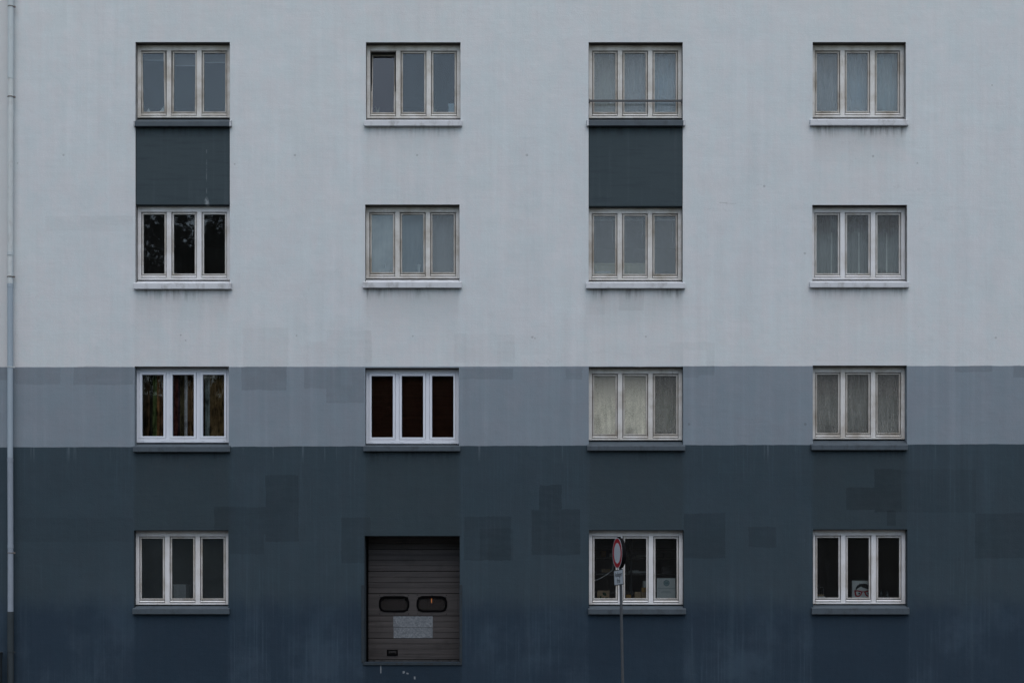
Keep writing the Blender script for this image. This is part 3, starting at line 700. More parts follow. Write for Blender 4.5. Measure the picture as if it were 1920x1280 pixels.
def cloth(name, k, x0, x1, mat, y, parent=None, z0=None, z1=None, amp=.018, per=.09, seed=0):
    p = W[k]['panes'][0]; z0 = (p[2] - .01) if z0 is None else z0; z1 = (p[3] + .10) if z1 is None else z1
    rr = random.Random(seed); n = max(6, int((x1-x0)/.012)); m = MB(); ph = rr.uniform(0, 6)
    top = []; bot = []
    for i in range(n+1):
        x = x0 + (x1-x0)*i/n
        d = amp*math.sin(2*math.pi*x/per + ph) + .4*amp*math.sin(2*math.pi*x/(per*.43) + 2*ph)
        top.append((x, y + d*.8, z1)); bot.append((x + .3*d, y + d*1.2, z0))
    for i in range(n): m.face([bot[i], bot[i+1], top[i+1], top[i]])
    o = m.build(name, mat, parent, True)
    return o
def fabric(name, col, var=.15):
    t = NT(name); P, x, y, z = t.pos(True)
    wv = t.noise(t.vec(t.math('MULTIPLY', x, 40), y, t.math('MULTIPLY', z, 3)), 1, 4)
    if var > .3: wv = t.rng(t.math('ADD', t.math('MULTIPLY', wv, .4), t.math('MULTIPLY', t.noise(t.vec(t.math('MULTIPLY', x, 9), y, t.math('MULTIPLY', z, 5)), 1, 5, .7), .6)), .36, .62)
    c = t.mix(wv, tuple(q*(1-var) for q in col), tuple(min(1, q*(1+var)) for q in col))
    return t.done(t.pbsdf(c, .95, .1))
# striped curtain, third row left; brown stripes carry amber foliage reflection in their colour
k = (3,1); oX = lambda z_, k: X(230 + z_/6.736, .3)
e = empty('striped_curtain', (0,0,0), 'curtain of dark green, orange, red and pale vertical stripes in the plastic window', 'curtain')
stripes = [(160,300,(.055,.033,.014)),(300,345,(.10,.05,.015)),(345,380,(.03,.028,.014)),(380,432,(.085,.13,.02)),(432,470,(.28,.12,.012)),(470,530,(.15,.065,.02)),(560,632,(.05,.02,.012)),(632,700,(.12,.020,.014)),(700,725,(.07,.035,.05)),(725,782,(.075,.06,.02)),
           (782,822,(.40,.44,.40)),(822,960,(.15,.075,.018)),(980,1040,(.045,.03,.016)),(1040,1098,(.20,.25,.24)),(1098,1340,(.15,.085,.016))]
for i, (a, b, c_) in enumerate(stripes):
    cloth('stripe', k, oX(a, k), oX(b, k), fabric('stripe_cloth', tuple(min(.6, (q*.72 + .28*(c_[0]*.5+c_[1]*.4+c_[2]*.1))*1.7) for q in c_), .7), .31, e, amp=.012, per=.07, seed=i)
p = W[k]['panes']; MB().tube([(X(WIN[k][0])+.01, .312, p[0][3]+.10),(X(WIN[k][1])-.01, .312, p[0][3]+.10)], .009, 8).build('curtain_rod', M_steel, e)
# brown blinds, third row second column
k = (3,2)
def brown_mat():
    t = NT('brown_weave'); P, x, y, z = t.pos(True)
    zz = t.math('ADD', z, t.math('MULTIPLY', t.noise(P, 2.2, 2), .10))
    wv = t.noise(t.vec(t.math('MULTIPLY', x, .8), y, t.math('MULTIPLY', zz, 42)), 1, 3)
    c = t.mix(wv, (.030,.011,.008), (.095,.038,.022)); return t.done(t.pbsdf(c, .9, .1))
M_brown = brown_mat()
for i in range(3):
    a, b, z0, z1 = W[k]['panes'][i]
    e = empty('roller_blind', ((a+b)/2, .25, z1), 'dark brown woven roller blind in the %s pane of the plastic window' % nm[i], 'blind', 'brown roller blinds')
    hw = (b-a)/2 + .02
    MB().box(-hw, hw, -.002, .002, z0-z1-.004, .03).build('blind_cloth', M_brown, e)
    MB().tube([(-hw,.004,.045),(hw,.004,.045)], .018, 10).build('roller', M_brown, e); MB().box(-hw, hw, -.008, -.0025, z0-z1+.002, z0-z1+.022).build('hem_bar', M_brown, e)
# short blinds at the top left window
k = (1,1); M_gb = simple('taupe_blind', (.17,.165,.16), .9, .1, 4); M_bar = simple('pale_bar', (.45,.47,.48), .6)
for i, ln in enumerate((.085, .19, .13)):
    a, b, z0, z1 = W[k]['panes'][i]; hw = (b-a)/2 + .02
    e = empty('roller_blind', ((a+b)/2, .26, z1), 'grey roller blind mostly rolled up in the %s pane of the top left window' % nm[i], 'blind', 'rolled up grey blinds')
    MB().box(-hw, hw, -.002, .002, -ln, .03).build('blind_cloth', M_gb, e); MB().tube([(-hw,.004,.045),(hw,.004,.045)], .020, 10).build('roller', M_gb, e)
    MB().box(-hw+.02, hw-.02, -.007, .003, -ln-.010, -ln-.0005).build('hem_bar', M_bar, e)
# grey curtains, second row right; pale cloth strips stand in for light gaps
k = (2,4); M_net = fabric('grey_net', (.33,.33,.295), .12); M_light_gap = fabric('light_gap_cloth', (.85,.85,.76), .12)
e = empty('grey_curtain', (0,0,0), 'grey net curtain with three pale strips painted as light gaps behind dirty panes', 'curtain')
zx = lambda q: X(1500 + q/6.736, .32)
edges = [(165,388,0),(388,406,1),(406,735,0),(735,752,1),(752,1085,0),(1085,1104,1),(1104,1345,0)]
for i, (a, b, s_) in enumerate(edges):
    pz = W[k]['panes'][0]
    cloth('light_gap_strip' if s_ else 'curtain_panel', k, zx(a), zx(b), M_light_gap if s_ else M_net, .32, e, amp=.010 if not s_ else .003, per=.12, seed=i, z1=pz[3]-.28 if s_ else None)
pz = W[k]['panes'][0]; MB().tube([(X(WIN[k][0])+.01, .322, pz[3]+.10),(X(WIN[k][1])-.01, .322, pz[3]+.10)], .010, 8).build('curtain_rod', M_steel, e)
for i, (a, b, s_) in enumerate(edges):
    if s_: MB().box(zx(a), zx(b), .33, .334, pz[3]-.30, pz[3]+.09).build('curtain_tab', M_net, e)
# beige curtains, third row right
k = (3,4); M_bg = fabric('beige_net', (.55,.54,.49), .10)
for i, zt in enumerate((None, None, None)):
    a, b, z0, z1 = W[k]['panes'][i]
    e = empty('beige_curtain', ((a+b)/2, 0, z1+.10), 'dull beige curtain in the %s pane, third row right window' % nm[i], 'curtain', 'beige curtains')
    o = cloth('curtain_panel', k, a-.05, b+.05, M_bg, .27, None, amp=.003, per=.16, seed=i); o.parent = e; o.matrix_parent_inverse = Matrix.Translation((-(a+b)/2, 0, -(z1+.10)))
    MB().tube([(-(b-a)/2-.05,.272,0),((b-a)/2+.05,.272,0)], .009, 8).build('curtain_rod', M_steel, e)
    MB().box((-.10,-.16,-.16)[i], (.02,-.10,-.10)[i], .18, .20, -.88, -.868).build('tieback_pin', M_bar, e) if False else None
# grey half blinds in the pale window
k = (2,2); M_lg = [simple('pale_blind_cloth', (.50,.58,.61), .9, .05, 3), simple('mid_blind_cloth', (.40,.43,.44), .9, .05, 3), simple('deep_blind_cloth', (.29,.32,.34), .9, .05, 3)]
for i in range(3):
    a, b, z0, z1 = W[k]['panes'][i]; hw = (b-a)/2 + .02
    e = empty('roller_blind', ((a+b)/2, .36, z1), '%s roller blind lowered in the %s pane of the cup window' % (('pale grey-blue','mid grey','darker grey')[i], nm[i]), 'blind', 'lowered grey blinds')
    MB().box(-hw, hw, -.002, .002, z0-z1-.008, .03).build('blind_cloth', M_lg[i], e); MB().tube([(-hw,.004,.045),(hw,.004,.045)], .020, 10).build('roller', M_lg[i], e)

def P6(k, zx_, zy_, y):      # enlarged-view coordinates of a window -> world
    ox = {1:230, 2:660, 3:1080, 4:1500}[k[1]]; oy = {1:60, 2:365, 3:670, 4:975}[k[0]]
    return X(ox + zx_/6.736, y), Z(oy + zy_/6.736, y)
def stand(name, k, ax, bx, ty, mat, label, cat, y=.30, dep=.12, bevel=.004, base=None):
    x0, z1 = P6(k, ax, ty, y); x1, _ = P6(k, bx, ty, y); zi = W[k]['zi'] if base is None else base
    e = empty(name, ((x0+x1)/2, y + dep/2, zi), label, cat)
    return e, (x1-x0)/2, z1 - zi, dep
M_white = simple('white_card', (.88,.88,.86), .8, .05, 4); M_card = simple('cardboard', (.50,.35,.21), .9, .15, 5); M_card2 = simple('orange_cardboard', (.55,.31,.10), .9, .15, 5)
M_cream = simple('cream_paint', (.86,.80,.55), .6, .06, 3); M_teal = simple('teal_ink', (.15,.30,.33), .8); M_teal2 = simple('pale_teal_ink', (.42,.52,.50), .8)
M_green = simple('leaf_ink', (.03,.085,.04), .8); M_ink = simple('black_ink', (.012,.013,.015), .8); M_red = simple('red_ink', (.50,.015,.025), .7); M_lt = simple('ivory_card', (.84,.85,.81), .8, .04, 3)

# cup
k = (2,2); x0, z1 = P6(k, 825, 888, .235); x1, _ = P6(k, 868, 888, .235); zi = W[k]['zi']; r = (x1-x0)/2*1.1
e = empty('cup', ((x0+x1)/2, .235, zi), 'tall white cup on the sill inside the pale window', 'cup')
MB().lathe([(r*.45,0),(r*.5,.004),(r*.95,z1-zi-.012),(r*1.08,z1-zi-.010),(r*1.08,z1-zi)], 0, 0, 16).build('cup_body', M_white, e, True)
MB().lathe([(r*.97,z1-zi),(r*.97,z1-zi+.006),(r*.6,z1-zi+.008)], 0, 0, 16).build('lid', M_white, e, True)
# folded papers, top left window
for ax, bx, ty, tp, lab in ((285,365,960,.5,'small folded white paper on the sill, left in the askew sash'), (440,525,935,.9,'larger folded white paper on the sill, right in the askew sash')):
    k = (1,1); x0, z1 = P6(k, ax, ty, .27); x1, _ = P6(k, bx, ty, .27); zi = W[k]['zi']; xm = x0 + (x1-x0)*tp
    e = empty('folded_paper', (0,0,0), lab, 'paper')
    MB().prism_x([(0,0),(.001,0),(.001,.001)], 0, .001) if False else None
    m = MB(); m.face([(x0,.25,zi),(x1,.25,zi),(xm,.285,z1)]); m.face([(x0,.32,zi),(xm,.286,z1),(x1,.32,zi)]); m.build('paper_leaf', M_white, e)
# plants, top second window
M_leaf = simple('plant_leaf', (.22,.27,.20), .5, .3, 14); M_pot = simple('clay_pot', (.16,.09,.06), .8)
def plant(k, cx, ty, lab, seed, n=7):
    x, z1 = P6(k, cx, ty, .33); zi = W[k]['zi']; h = z1 - zi; rr = random.Random(seed)
    e = empty('potted_plant', (x, .36, zi), lab, 'plant')
    MB().lathe([(.028,0),(.036,.045),(.040,.045),(.040,.055),(.030,.056)], 0, 0, 12).build('pot', M_pot, e, True)
    for i in range(n):
        a = rr.uniform(0, 6.28); l = h*rr.uniform(.75, 1.08); s_ = rr.uniform(.02, .06); wd = rr.uniform(.012, .02)
        dx, dy = math.cos(a), math.sin(a)
        pts = [(0,0,.05),(dx*s_*.4,dy*s_*.4,l*.5),(dx*s_,dy*s_,l*.8),(dx*s_*1.6,dy*s_*1.6,l)]
        m = MB(); nx, ny = -dy, dx
        wds = (.3, 1, .8, .05)
        for q in range(3):
            A, B = pts[q], pts[q+1]; wa, wb_ = wd*wds[q], wd*wds[q+1]
            m.face([(A[0]-nx*wa,A[1]-ny*wa,A[2]),(A[0]+nx*wa,A[1]+ny*wa,A[2]),(B[0]+nx*wb_,B[1]+ny*wb_,B[2]),(B[0]-nx*wb_,B[1]-ny*wb_,B[2])])
        m.build('leaf', M_leaf, e)
plant((1,2), 325, 945, 'small leafy plant behind the tilted sash', 3); plant((1,2), 1045, 930, 'small pale plant at the left edge of the right pane, beside the open window', 5)
e, hw, h, dp = stand('blue_folder', (1,2), 1220, 1290, 905, M_slat['blue'], 'pale blue folder standing at the right end of the sill by the open window', 'folder', dep=.03)
MB().box(-hw, hw, -dp/2, -dp/2+.003, 0, h).box(-hw, hw, dp/2-.003, dp/2, 0, h*.97).box(-hw-.003, -hw-.0005, -dp/2, dp/2, 0, h).build('cover', M_slat['blue'], e)
# cream cabinet, second row third column
k = (2,3); x0, z1 = P6(k, 200, 862, .58); x1, _ = P6(k, 895, 862, .58)
e = empty('cream_cabinet', ((x0+x1)/2, .80, FLOOR[k]), 'cream cabinet standing inside behind the window with raised blinds', 'cabinet')
hw = (x1-x0)/2; hh = z1 - FLOOR[k]
MB().box(-hw, hw, -.20, .20, .05, hh-.03).build('cabinet_body', M_cream, e, False, .004); MB().box(-hw-.01, hw+.01, -.215, .21, hh-.0295, hh).build('cabinet_top', M_cream, e, False, .004)
for s_ in (-1, 1): MB().box(min(s_*hw*.02, s_*hw*.97), max(s_*hw*.02, s_*hw*.97), -.212, -.201, .08, hh-.05).build('door', M_cream, e, False, .003)
MB().box(-hw+.03, hw-.03, -.17, .17, 0, .05).build('plinth', M_rub, e)
e, hw, h, dp = stand('paper_stack', k, 232, 450, 965, M_white, 'low stack of white paper inside the left pane under the raised blind', 'paper', dep=.16)
for i in range(3): MB().box(-hw+.01*i, hw-.006*i, -dp/2+.004*i, dp/2, h*i/3+.0006*i, h*(i+1)/3).build('sheet_bundle', M_white if i != 1 else M_cream, e)
x0, z0_ = P6(k, 728, 985, .30)
e = empty('orange', (x0, .32, W[k]['zi']), 'small orange fruit on the inner sill of the window with the cream cabinet', 'fruit')
MB().lathe([(.004,.0),(.016,.004),(.025,.016),(.027,.027),(.023,.041),(.012,.051),(.003,.053)], 0, 0, 14).build('fruit', simple('orange_peel', (.60,.34,.10), .6), e, True); MB().lathe([(.003,.053),(.002,.058)], 0, 0, 6).build('stalk', M_green, e)
# white box, bottom left window
e, hw, h, dp = stand('white_box', (4,1), 640, 800, 805, M_white, 'white box with a lid behind the smoked middle pane', 'box', y=.22, dep=.30)
MB().box(-hw, hw, -dp/2, dp/2, 0, h-.03).build('box_body', M_white, e, False, .004); MB().box(-hw-.006, hw+.006, -dp/2-.006, dp/2+.006, h-.0295, h).build('lid', M_white, e, False, .004)
# boxes in the shelf window
k = (4,3)
def carton(ax, bx, ty, mat, lab, y=.28, dep=.14, base=None, name='cardboard_box'):
    e, hw, h, dp = stand(name, k, ax, bx, ty, mat, lab, 'box', y=y, dep=dep, base=base)
    MB().box(-hw, hw, -dp/2, dp/2, 0, h).build('box_body', mat, e, False, .003)
    MB().box(-hw+.001, -.002, -dp/2-.001, dp/2, h+.0005, h+.004).build('flap', mat, e); MB().box(.002, hw-.001, -dp/2-.001, dp/2, h+.0005, h+.004).build('flap', mat, e)
    return e, hw, h, dp
e, hw, h, dp = carton(270, 422, 887, M_card, 'cardboard box printed with green leaves at the left of the shelf window')
def leafp(cx, cz, l, wd, ang):
    c_, s_ = math.cos(R(ang)), math.sin(R(ang)); pts = []
    for u, q in ((-1,0),(-.5,-.7),(.1,-1),(.6,-.6),(1,0),(.6,.6),(.1,1),(-.5,.7)):
        pts.append((cx + u*l*c_ - q*wd*s_, cz + u*l*s_ + q*wd*c_))
    return pts
for cx, cz, l, wd, an in ((.18*hw, h*.60, hw*.42, h*.20, -35), (-.45*hw, h*.22, hw*.25, h*.14, 80), (.5*hw, h*.10, hw*.35, h*.09, 10), (-.1*hw, h*.12, hw*.2, h*.1, 60)):
    MB().plate(leafp(cx, max(cz, h*.12), l, wd, an), -dp/2-.002, -dp/2-.0003).build('leaf_print', M_green, e)
carton(632, 696, 938, M_card2, 'small low cardboard box at the left of the middle pane behind the sign')
carton(742, 820, 902, M_card, 'plain cardboard box in the middle pane, beside the stacked boxes', y=.29)
e1, hw1, h1, _ = carton(828, 905, 908, M_card, 'lower cardboard box of the stack at the edge of the middle pane')
carton(832, 900, 847, M_card2, 'orange-brown box on top of the stacked box in the middle pane', base=W[k]['zi'] + h1 + .0045, dep=.10)
carton(848, 905, 766, M_lt, 'tall pale carton standing behind the stacked boxes', y=.44, dep=.08)
e, hw, h, dp = stand('white_notice', k, 1020, 1257, 729, M_lt, 'pale card with a round teal emblem leaning in the right pane', 'card', y=.26, dep=.006)
MB().box(-hw, hw, -.003, .003, 0, h).build('card_sheet', M_lt, e)
cx, cz, r = (1143-1138)/237*2*hw, h*(970-785)/(970-729), hw*.32
MB().ring(circ(cx, cz, r), circ(cx, cz, r*.84), -.0045, -.0032).build('emblem_ring', M_teal, e); MB().plate(circ(cx, cz, r*.835), -.0042, -.0032).build('emblem_disc', M_teal2, e)
zig = [(-.62,-.35),(-.30,.35),(0,-.10),(.30,.35),(.62,-.35),(.45,-.35),(.27,.05),(0,-.42),(-.27,.05),(-.45,-.35)]
MB().plate([(cx+a*r, cz+b*r) for a, b in zig][::-1], -.0052, -.0044).build('emblem_zigzag', M_teal, e)
m = MB()
for f_, wd in ((.50,.92),(.36,.40),(.30,.55)): m.box(-hw*wd, hw*wd, -.0038, -.0032, h*f_, h*f_+.008)
m.build('faint_line', M_teal2, e)
# shelves
x0, x1 = X(WIN[k][0])-.15, X(WIN[k][1])+.15
M_shelf = simple('shelf_board', (.17,.16,.15), .7, .15, 4); M_post = simple('shelf_post', (.06,.06,.065), .6)
ysh = 1.35
e = empty('shelf_unit', ((x0+x1)/2, ysh, FLOOR[k]), 'long shelving unit with stored goods inside the window behind the sign', 'shelf')
hw = (x1-x0)/2; zsh = []
for zy in (345, 460, 660, 900):
    _, z_ = P6(k, 0, zy, ysh-.2); zz = z_ - FLOOR[k]; zsh.append(zz)
    MB().box(-hw, hw, -.20, .20, zz-.04, zz).build('shelf', M_shelf, e)
for a in (-hw-.03, -.02, hw-.01):
    for b in (-.205, .205): MB().box(a, a+.04, b-.015, b+.015, 0, zsh[0]+.4).build('post', M_post, e) if abs(b) > .3 else MB().box(a, a+.035, b-.012 + (.22-.205)*(1 if b > 0 else -1), b+.012 + (.22-.205)*(1 if b > 0 else -1), 0, zsh[0]+.4).build('post', M_post, e)
rr = random.Random(4)
words = ['brown carton on the upper shelf left of the sign disc', 'pale packet on the upper shelf beside the sign', 'small box on the upper shelf in the middle pane', 'white tray on the upper shelf, far right of the middle pane', 'grey box on the upper shelf in the right pane',
         'thin box on the lower shelf left of the sign', 'pale tray on the lower shelf in the middle pane', 'flat white tray on the lower shelf beside the mullion', 'brown box on the lower shelf in the right pane']
for (ax, bx, ty, sh, mt), lab in zip(((318,378,385,1,M_card),(430,470,415,1,M_lt),(690,740,425,1,M_shelf),(755,885,440,1,M_lt),(1110,1200,405,1,M_shelf),(330,430,610,2,M_card),(665,790,630,2,M_lt),(790,885,648,2,M_white),(1090,1200,585,2,M_shelf)), words):
    xa, zt = P6(k, ax, ty, ysh-.15); xb, _ = P6(k, bx, ty, ysh-.15); zb = FLOOR[k] + zsh[sh] + .0005
    e2 = empty('stored_box', ((xa+xb)/2, ysh-.06, zb), lab, 'box')
    hh = max(.03, zt - zb); hw2 = (xb-xa)/2
    MB().box(-hw2, hw2, -.10, .10, 0, hh*.8).build('box_body', mt, e2, False, .003); MB().box(-hw2-.003, hw2+.003, -.103, .103, hh*.8+.0004, hh).build('lid', mt, e2)
# cable
pts = []
for i in range(15):
    u = i/14; zx_ = 250 + 215*u; zy_ = 752 - 128*(u**1.6) - 8*math.sin(u*3.1)
    a, b = P6(k, zx_, zy_, .42); pts.append((a, .42 + .02*math.sin(3*u), b))
a, b = P6(k, 470, 600, .42); pts.append((a+.05, .40, W[k]['panes'][0][3]+.35))
pts.insert(0, (X(WIN[k][0])-.02, .40, pts[0][2]-.02))
tag(MB().tube(pts, .006, 6).build('cable', M_white, None, True), 'thin pale cable hanging in a curve inside the left pane behind the sign', 'cable')

# face drawing and bits, bottom right window
k = (4,4); y = .27
Q = lambda a, b: (X(1590 + a/21.33, y), Z(1070 + b/21.33, y))
x0, z1 = Q(160, 378); x1, _ = Q(1040, 378); zi = W[k]['zi']
e = empty('face_drawing', (0, 0, 0), 'white card with a drawn face in red glasses peeking over the window sill', 'card')
MB().box(x0, x1, y, y+.006, zi, z1).build('card_sheet', M_lt, e)
hair = [(300,765),(305,700),(330,630),(380,565),(425,545),(470,512),(455,480),(490,508),(540,512),(545,485),(565,510),(640,492),(720,508),(800,545),(860,600),(900,680),(905,765),(880,735),(800,715),(700,690),(600,660),(520,620),(440,655),(370,705),(330,755)]
me_pts = [Q(a, b) for a, b in hair][::-1]
MB().plate(me_pts, y-.002, y-.0003).build('hair', M_ink, e)
for (cx_, s_) in ((430, 1), (795, -1)):
    out = [(-178,-120),(-40,-118),(136,-78),(148,-40),(98,76),(34,130),(-40,150),(-130,135),(-164,40)]; inn = [(-118,-68),(-40,-72),(85,-38),(92,-20),(55,50),(10,85),(-40,98),(-90,80),(-108,20)]
    fx = lambda L: [Q(cx_ + s_*a, 880 + b) for a, b in L]
    A, B = fx(out), fx(inn)
    if s_ > 0: A, B = A[::-1], B[::-1]
    MB().ring(A, B, y-.003, y-.0004).build('glasses_rim', M_red, e)
    MB().plate([(Q(cx_+22, 890)[0] + .018*math.cos(t_/10*math.pi), Q(cx_+22, 890)[1] + .018*math.sin(t_/10*math.pi)) for t_ in range(20)], y-.0025, y-.0004).build('eye', M_ink, e)
MB().plate([Q(550,805),Q(550,842),Q(675,842),Q(675,805)][::1], y-.0032, y-.0005).build('glasses_bridge', M_red, e)
# books and bottles
e = empty('book_stack', (0,0,0), 'small stack of pale books left of the drawn face on its sill', 'books')
xa, zt = P6(k, 205, 935, .30); xb, _ = P6(k, 312, 935, .30); hb = (zt-zi)/2
MB().box(xa, xb, .27, .42, zi, zi+hb).build('book', M_lt, e, False, .002); MB().box(xa-.01, xb-.02, .275, .415, zi+hb+.0005, zt).build('book', M_card, e, False, .002)
xa, za = P6(k, 225, 832, 1.0); xb, zb = P6(k, 302, 852, 1.0)
e = empty('side_table', ((xa+xb)/2, 1.1, FLOOR[k]), 'small pale table deep inside, above the stack of pale books', 'table')
hw = (xb-xa)/2; MB().box(-hw, hw, -.12, .12, zb-FLOOR[k], za-FLOOR[k]).build('table_top', M_shelf, e)
for a in (-1, 1):
    for b in (-1, 1): MB().box(a*(hw-.02)-.012, a*(hw-.02)+.012, b*.10-.012, b*.10+.012, 0, zb-FLOOR[k]-.0005).build('leg', M_post, e)
M_bot = glass('bottle_glass', (.40,.42,.42), .25, tint=(.8,.86,.84)); M_cap = simple('bottle_cap', (.35,.33,.31), .6)
for cx_, ty, bw_, lab in ((1030, 866, 36, 'taller clear bottle on the sill, next to the shorter capped bottle'), (1104, 890, 40, 'shorter clear bottle with pale cap, right of the drawn face')):
    xa, zt = P6(k, cx_, ty, .31); r = bw_/6.736/200; h = zt - zi
    e = empty('bottle', (xa, .33, zi), lab, 'bottle', 'bottles on the sill')
    MB().lathe([(r*.9,0),(r,.006),(r,h*.55),(r*.75,h*.68),(r*.36,h*.78),(r*.34,h*.90)], 0, 0, 14).build('bottle_body', M_bot, e, True); MB().lathe([(r*.42,h*.901),(r*.42,h)], 0, 0, 10).build('cap', M_cap, e, True)

# warm lamp seen through the right porthole
M_lamp = NT('amber_lamp'); em = M_lamp.n('ShaderNodeEmission'); em.inputs[0].default_value = (1,.34,.10,1); em.inputs[1].default_value = .9; M_lamp = M_lamp.done(em)
xa, xb = X(808.2, yd), X(809.6, yd); z1_, z0_ = Z(1121, yd), Z(1129.5, yd)
e = MB().box(xa, xb, yd+.040, yd+.0495, z0_, z1_).build('amber_lamp', M_lamp, door); e['label'] = 'thin amber light showing in the right porthole'

# ------------------------------------------------------------------ road sign
ds = -1.2
base = (X(1168.6, ds), ds, 0.0)
e = empty('traffic_sign', base, 'round red and white no-entry road sign with a text plate, on a leaning grey pole', 'traffic sign')
e.rotation_mode = 'ZYX'; e.rotation_euler = (0, R(-1.15), R(-76.0))
zc = Z(1036.3, ds); rad = .285*.954
MB().tube([(0,0,0),(0,0,zc-.05)], .026, 16).build('pole', M_steel, e, True)
drum = MB().plate(circ(0, zc, rad, 48), -.052, .024).build('sign_box', simple('black_sign_back', (.005,.005,.006), .85, .1, 6, .08), e, False, .004)
MB().box(-.05, .03, -.03, .01, zc+rad-.004, zc+rad+.022).build('top_clip', M_rub, e, False, .003)
M_sw = simple('sign_white', (.46,.49,.52), .35, .04, 3); M_sr = simple('sign_red', (.33,.008,.014), .35, .06, 3); M_sk = simple('sign_black', (.015,.015,.018), .4)
MB().ring(circ(0,zc,rad-.001,48), circ(0,zc,rad*.955,48), -.0545, -.0525).build('sign_rim', M_sw, drum)
MB().ring(circ(0,zc,rad*.954,48), circ(0,zc,rad*.675,48), -.0545, -.0525).build('red_ring', M_sr, drum)
MB().plate(circ(0,zc,rad*.674,48), -.0545, -.0525).build('sign_face', M_sw, drum)
pz0, pz1 = Z(1096.2, ds), Z(1067.2, ds); phw = .26
plt = MB().box(-phw, phw, -.038, -.034, -.5*(pz1-pz0), .5*(pz1-pz0)).build('text_plate', M_sk, e, False, .002, (0, 0, (pz0+pz1)/2))
plt.rotation_euler.y = R(-1.5)
hh = (pz1-pz0)/2
MB().box(-phw+.016, phw-.016, -.0395, -.0382, -hh+.014, hh-.014).build('plate_face', M_sw, plt)
for s_ in (-1, 1): MB().ring(circ(0,0,.034,16), circ(0,0,.027,16), -.012, .012).build('pole_clamp', M_steel, e, False, 0, (0, 0, (pz0+pz1)/2 + s_*.08)).rotation_euler.x = R(90)
MB().box(-.02, .02, -.033, -.024, (pz0+pz1)/2-.1, (pz0+pz1)/2+.1).build('bracket', M_steel, e)
def text(s_, size, z, width):
    cu = bpy.data.curves.new('lettering', 'FONT'); cu.body = s_; cu.size = size; cu.align_x = 'CENTER'; cu.extrude = .0006; cu.offset = .0006
    to = bpy.data.objects.new('lettering', cu); C.objects.link(to)
    me = bpy.data.meshes.new_from_object(to.evaluated_get(bpy.context.evaluated_depsgraph_get())); bpy.data.objects.remove(to)
    me.materials.append(M_sk); lo = bpy.data.objects.new('lettering', me); C.objects.link(lo); lo.parent = plt
    xs_ = [v_.co.x for v_ in me.vertices]; sc = width/(max(xs_)-min(xs_))
    lo.rotation_euler = (R(90), 0, 0); lo.location = (0, -.0402, z); lo.scale.x = sc
text('Anlieger', .118, .014, .41); text('frei', .122, -.098, .165)

# dark cabinet at the foot of the wall, far left
e = empty('utility_cabinet', (X(-24), -.18, 0), 'dark grey utility cabinet standing against the wall left of the downpipe', 'cabinet')
ch = Z(1222, -.3)
MB().box(-.285, .285, -.16, .17, .08, ch-.03).build('cabinet_body', M_pipe4, e, False, .012); MB().box(-.30, .295, -.175, .175, ch-.029, ch).build('cabinet_lid', M_pipe4, e, False, .01)
MB().box(-.27, .27, -.172, -.161, .12, ch-.07).build('door', M_pipe4, e, False, .006); MB().box(-.26, .26, -.14, .15, 0, .08).build('plinth', M_pave, e); MB().box(.19, .22, -.185, -.172, .5, .62).build('handle', M_rub, e)

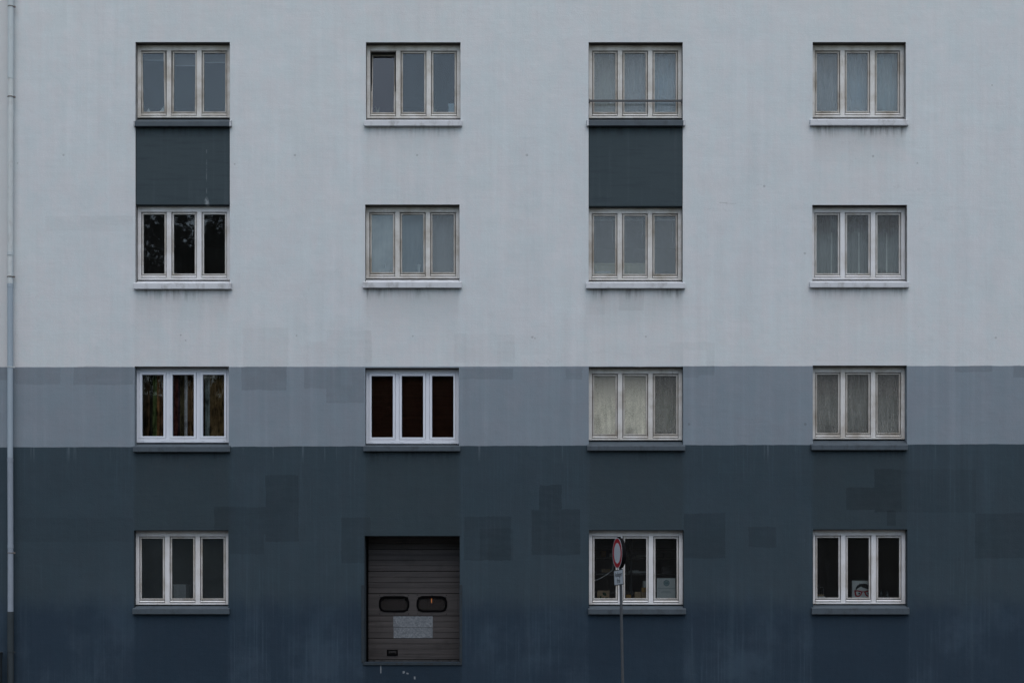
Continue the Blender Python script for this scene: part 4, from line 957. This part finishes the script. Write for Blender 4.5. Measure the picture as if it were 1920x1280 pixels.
# ------------------------------------------------------------------ trees across the road (seen mirrored in the panes)
M_bark = simple('bark', (.07,.055,.042), .95, .3, 8, bump=.4)
def leaves_mat():
    t = NT('autumn_leaves'); P, x, y, z = t.pos()
    c = t.mix(t.noise(P, .8, 3), (.032,.042,.018), (.075,.050,.017)); return t.done(t.pbsdf(c, .7, .2))
M_lv = leaves_mat()
def tree_meshes(h, rad, z0, n, seed):
    rr = random.Random(seed); tr = MB(); limbs = []
    tr.tube([(0,0,-.16),(.1,0,h*.25),(-.1,.1,h*.5),(0,0,h*.82)], [h*.022, h*.016, h*.011, h*.004], 10)
    for i in range(16):
        a = rr.uniform(0, 6.28); zb = rr.uniform(z0, h*.8); l = rad*rr.uniform(.6, 1.0)*(1 - .5*(zb/h)**2)
        p0 = (0, 0, zb); p1 = (math.cos(a)*l*.5, math.sin(a)*l*.5, zb + l*.35); p2 = (math.cos(a)*l, math.sin(a)*l, zb + l*.6)
        tr.tube([p0, p1, p2], [h*.007, h*.004, h*.0015], 6); limbs += [p1, p2, tuple((u+v_)/2 for u, v_ in zip(p1, p2))]
    cr = MB(); cl = []
    for p in limbs:
        for q in range(3): cl.append((p[0]+rr.gauss(0,.7), p[1]+rr.gauss(0,.7), p[2]+rr.gauss(0,.7)))
    for i in range(12): cl.append((rr.gauss(0,.8), rr.gauss(0,.8), rr.uniform(h*.7, h*.97)))
    for i in range(n):
        c_ = rr.choice(cl); p = Vector((c_[0]+rr.gauss(0,.55), c_[1]+rr.gauss(0,.55), c_[2]+rr.gauss(0,.5)))
        u = Vector((rr.gauss(0,1), rr.gauss(0,1), rr.gauss(0,1))).normalized(); v_ = u.orthogonal().normalized(); s_ = rr.uniform(.10, .20)
        cr.face([p-u*s_, p-v_*s_*.5, p+u*s_, p+v_*s_*.5])
    me1 = tr.mesh('trunk', M_bark, True); me2 = bpy.data.meshes.new('crown'); me2.from_pydata(cr.v, [], cr.f); me2.materials.append(M_lv); me2.update()
    return me1, me2
tall = tree_meshes(21.5, 5.2, 4.0, 15000, 2); low = tree_meshes(15.5, 5.4, 2.0, 20000, 5)
for (x, y, rz, ms, lab) in ((-14.2,-33.5,0.3,tall,'tall tree with browning leaves across the road, mirrored in the left panes'), (-11.8,-41,2.2,tall,'tall tree standing behind the lower bushy tree across the road'), (-5.6,-41,5.0,low,'lower tree in the second row across the road, before the added dark block'), (-19.2,-36.5,1.2,tall,'second tall tree across the road, further from the facade'), (-5.2,-34.5,2.0,low,'lower bushy tree beside the tall tree across the road'),
                            (2.8,-35,.7,low,'lower tree across the road opposite the road sign'), (8.6,-34.2,4.0,low,'lower tree across the road opposite the right windows'), (14.4,-34.6,2.9,low,'lower tree across the road just right of the one opposite the right windows'), (19.5,-35.5,5.1,low,'lower tree across the road at the far end of the row')):
    e = empty('tree', (x, y, -.14), lab, 'tree', 'trees across the road'); e.rotation_euler.z = rz
    for nme, mm in (('trunk', ms[0]), ('crown', ms[1])):
        o = bpy.data.objects.new(nme, mm); C.objects.link(o); o.parent = e

# added dark block, seen only mirrored, hiding the low sky behind the trees
M_blocker = simple('blocker_dark', (.085,.078,.075), .9, .25, 3)
wh = empty('reflection_blocker', (0, -48, -.14), 'unseen dark block added behind the trees to hide the low sky', 'building')
MB().box(-46, 46, -6, 6, 0, 12.0).build('wall', M_blocker, wh); MB().prism_x([(-6.4,12.002),(6.4,12.002),(6.4,12.3),(0,13.6),(-6.4,12.3)], -46.4, 46.4).build('roof', M_pipe4, wh)
for q in range(6): MB().box(-36+q*14, -32+q*14, 6.001, 6.10, 0, 3.6).build('blocker_gate', M_pipe4, wh)
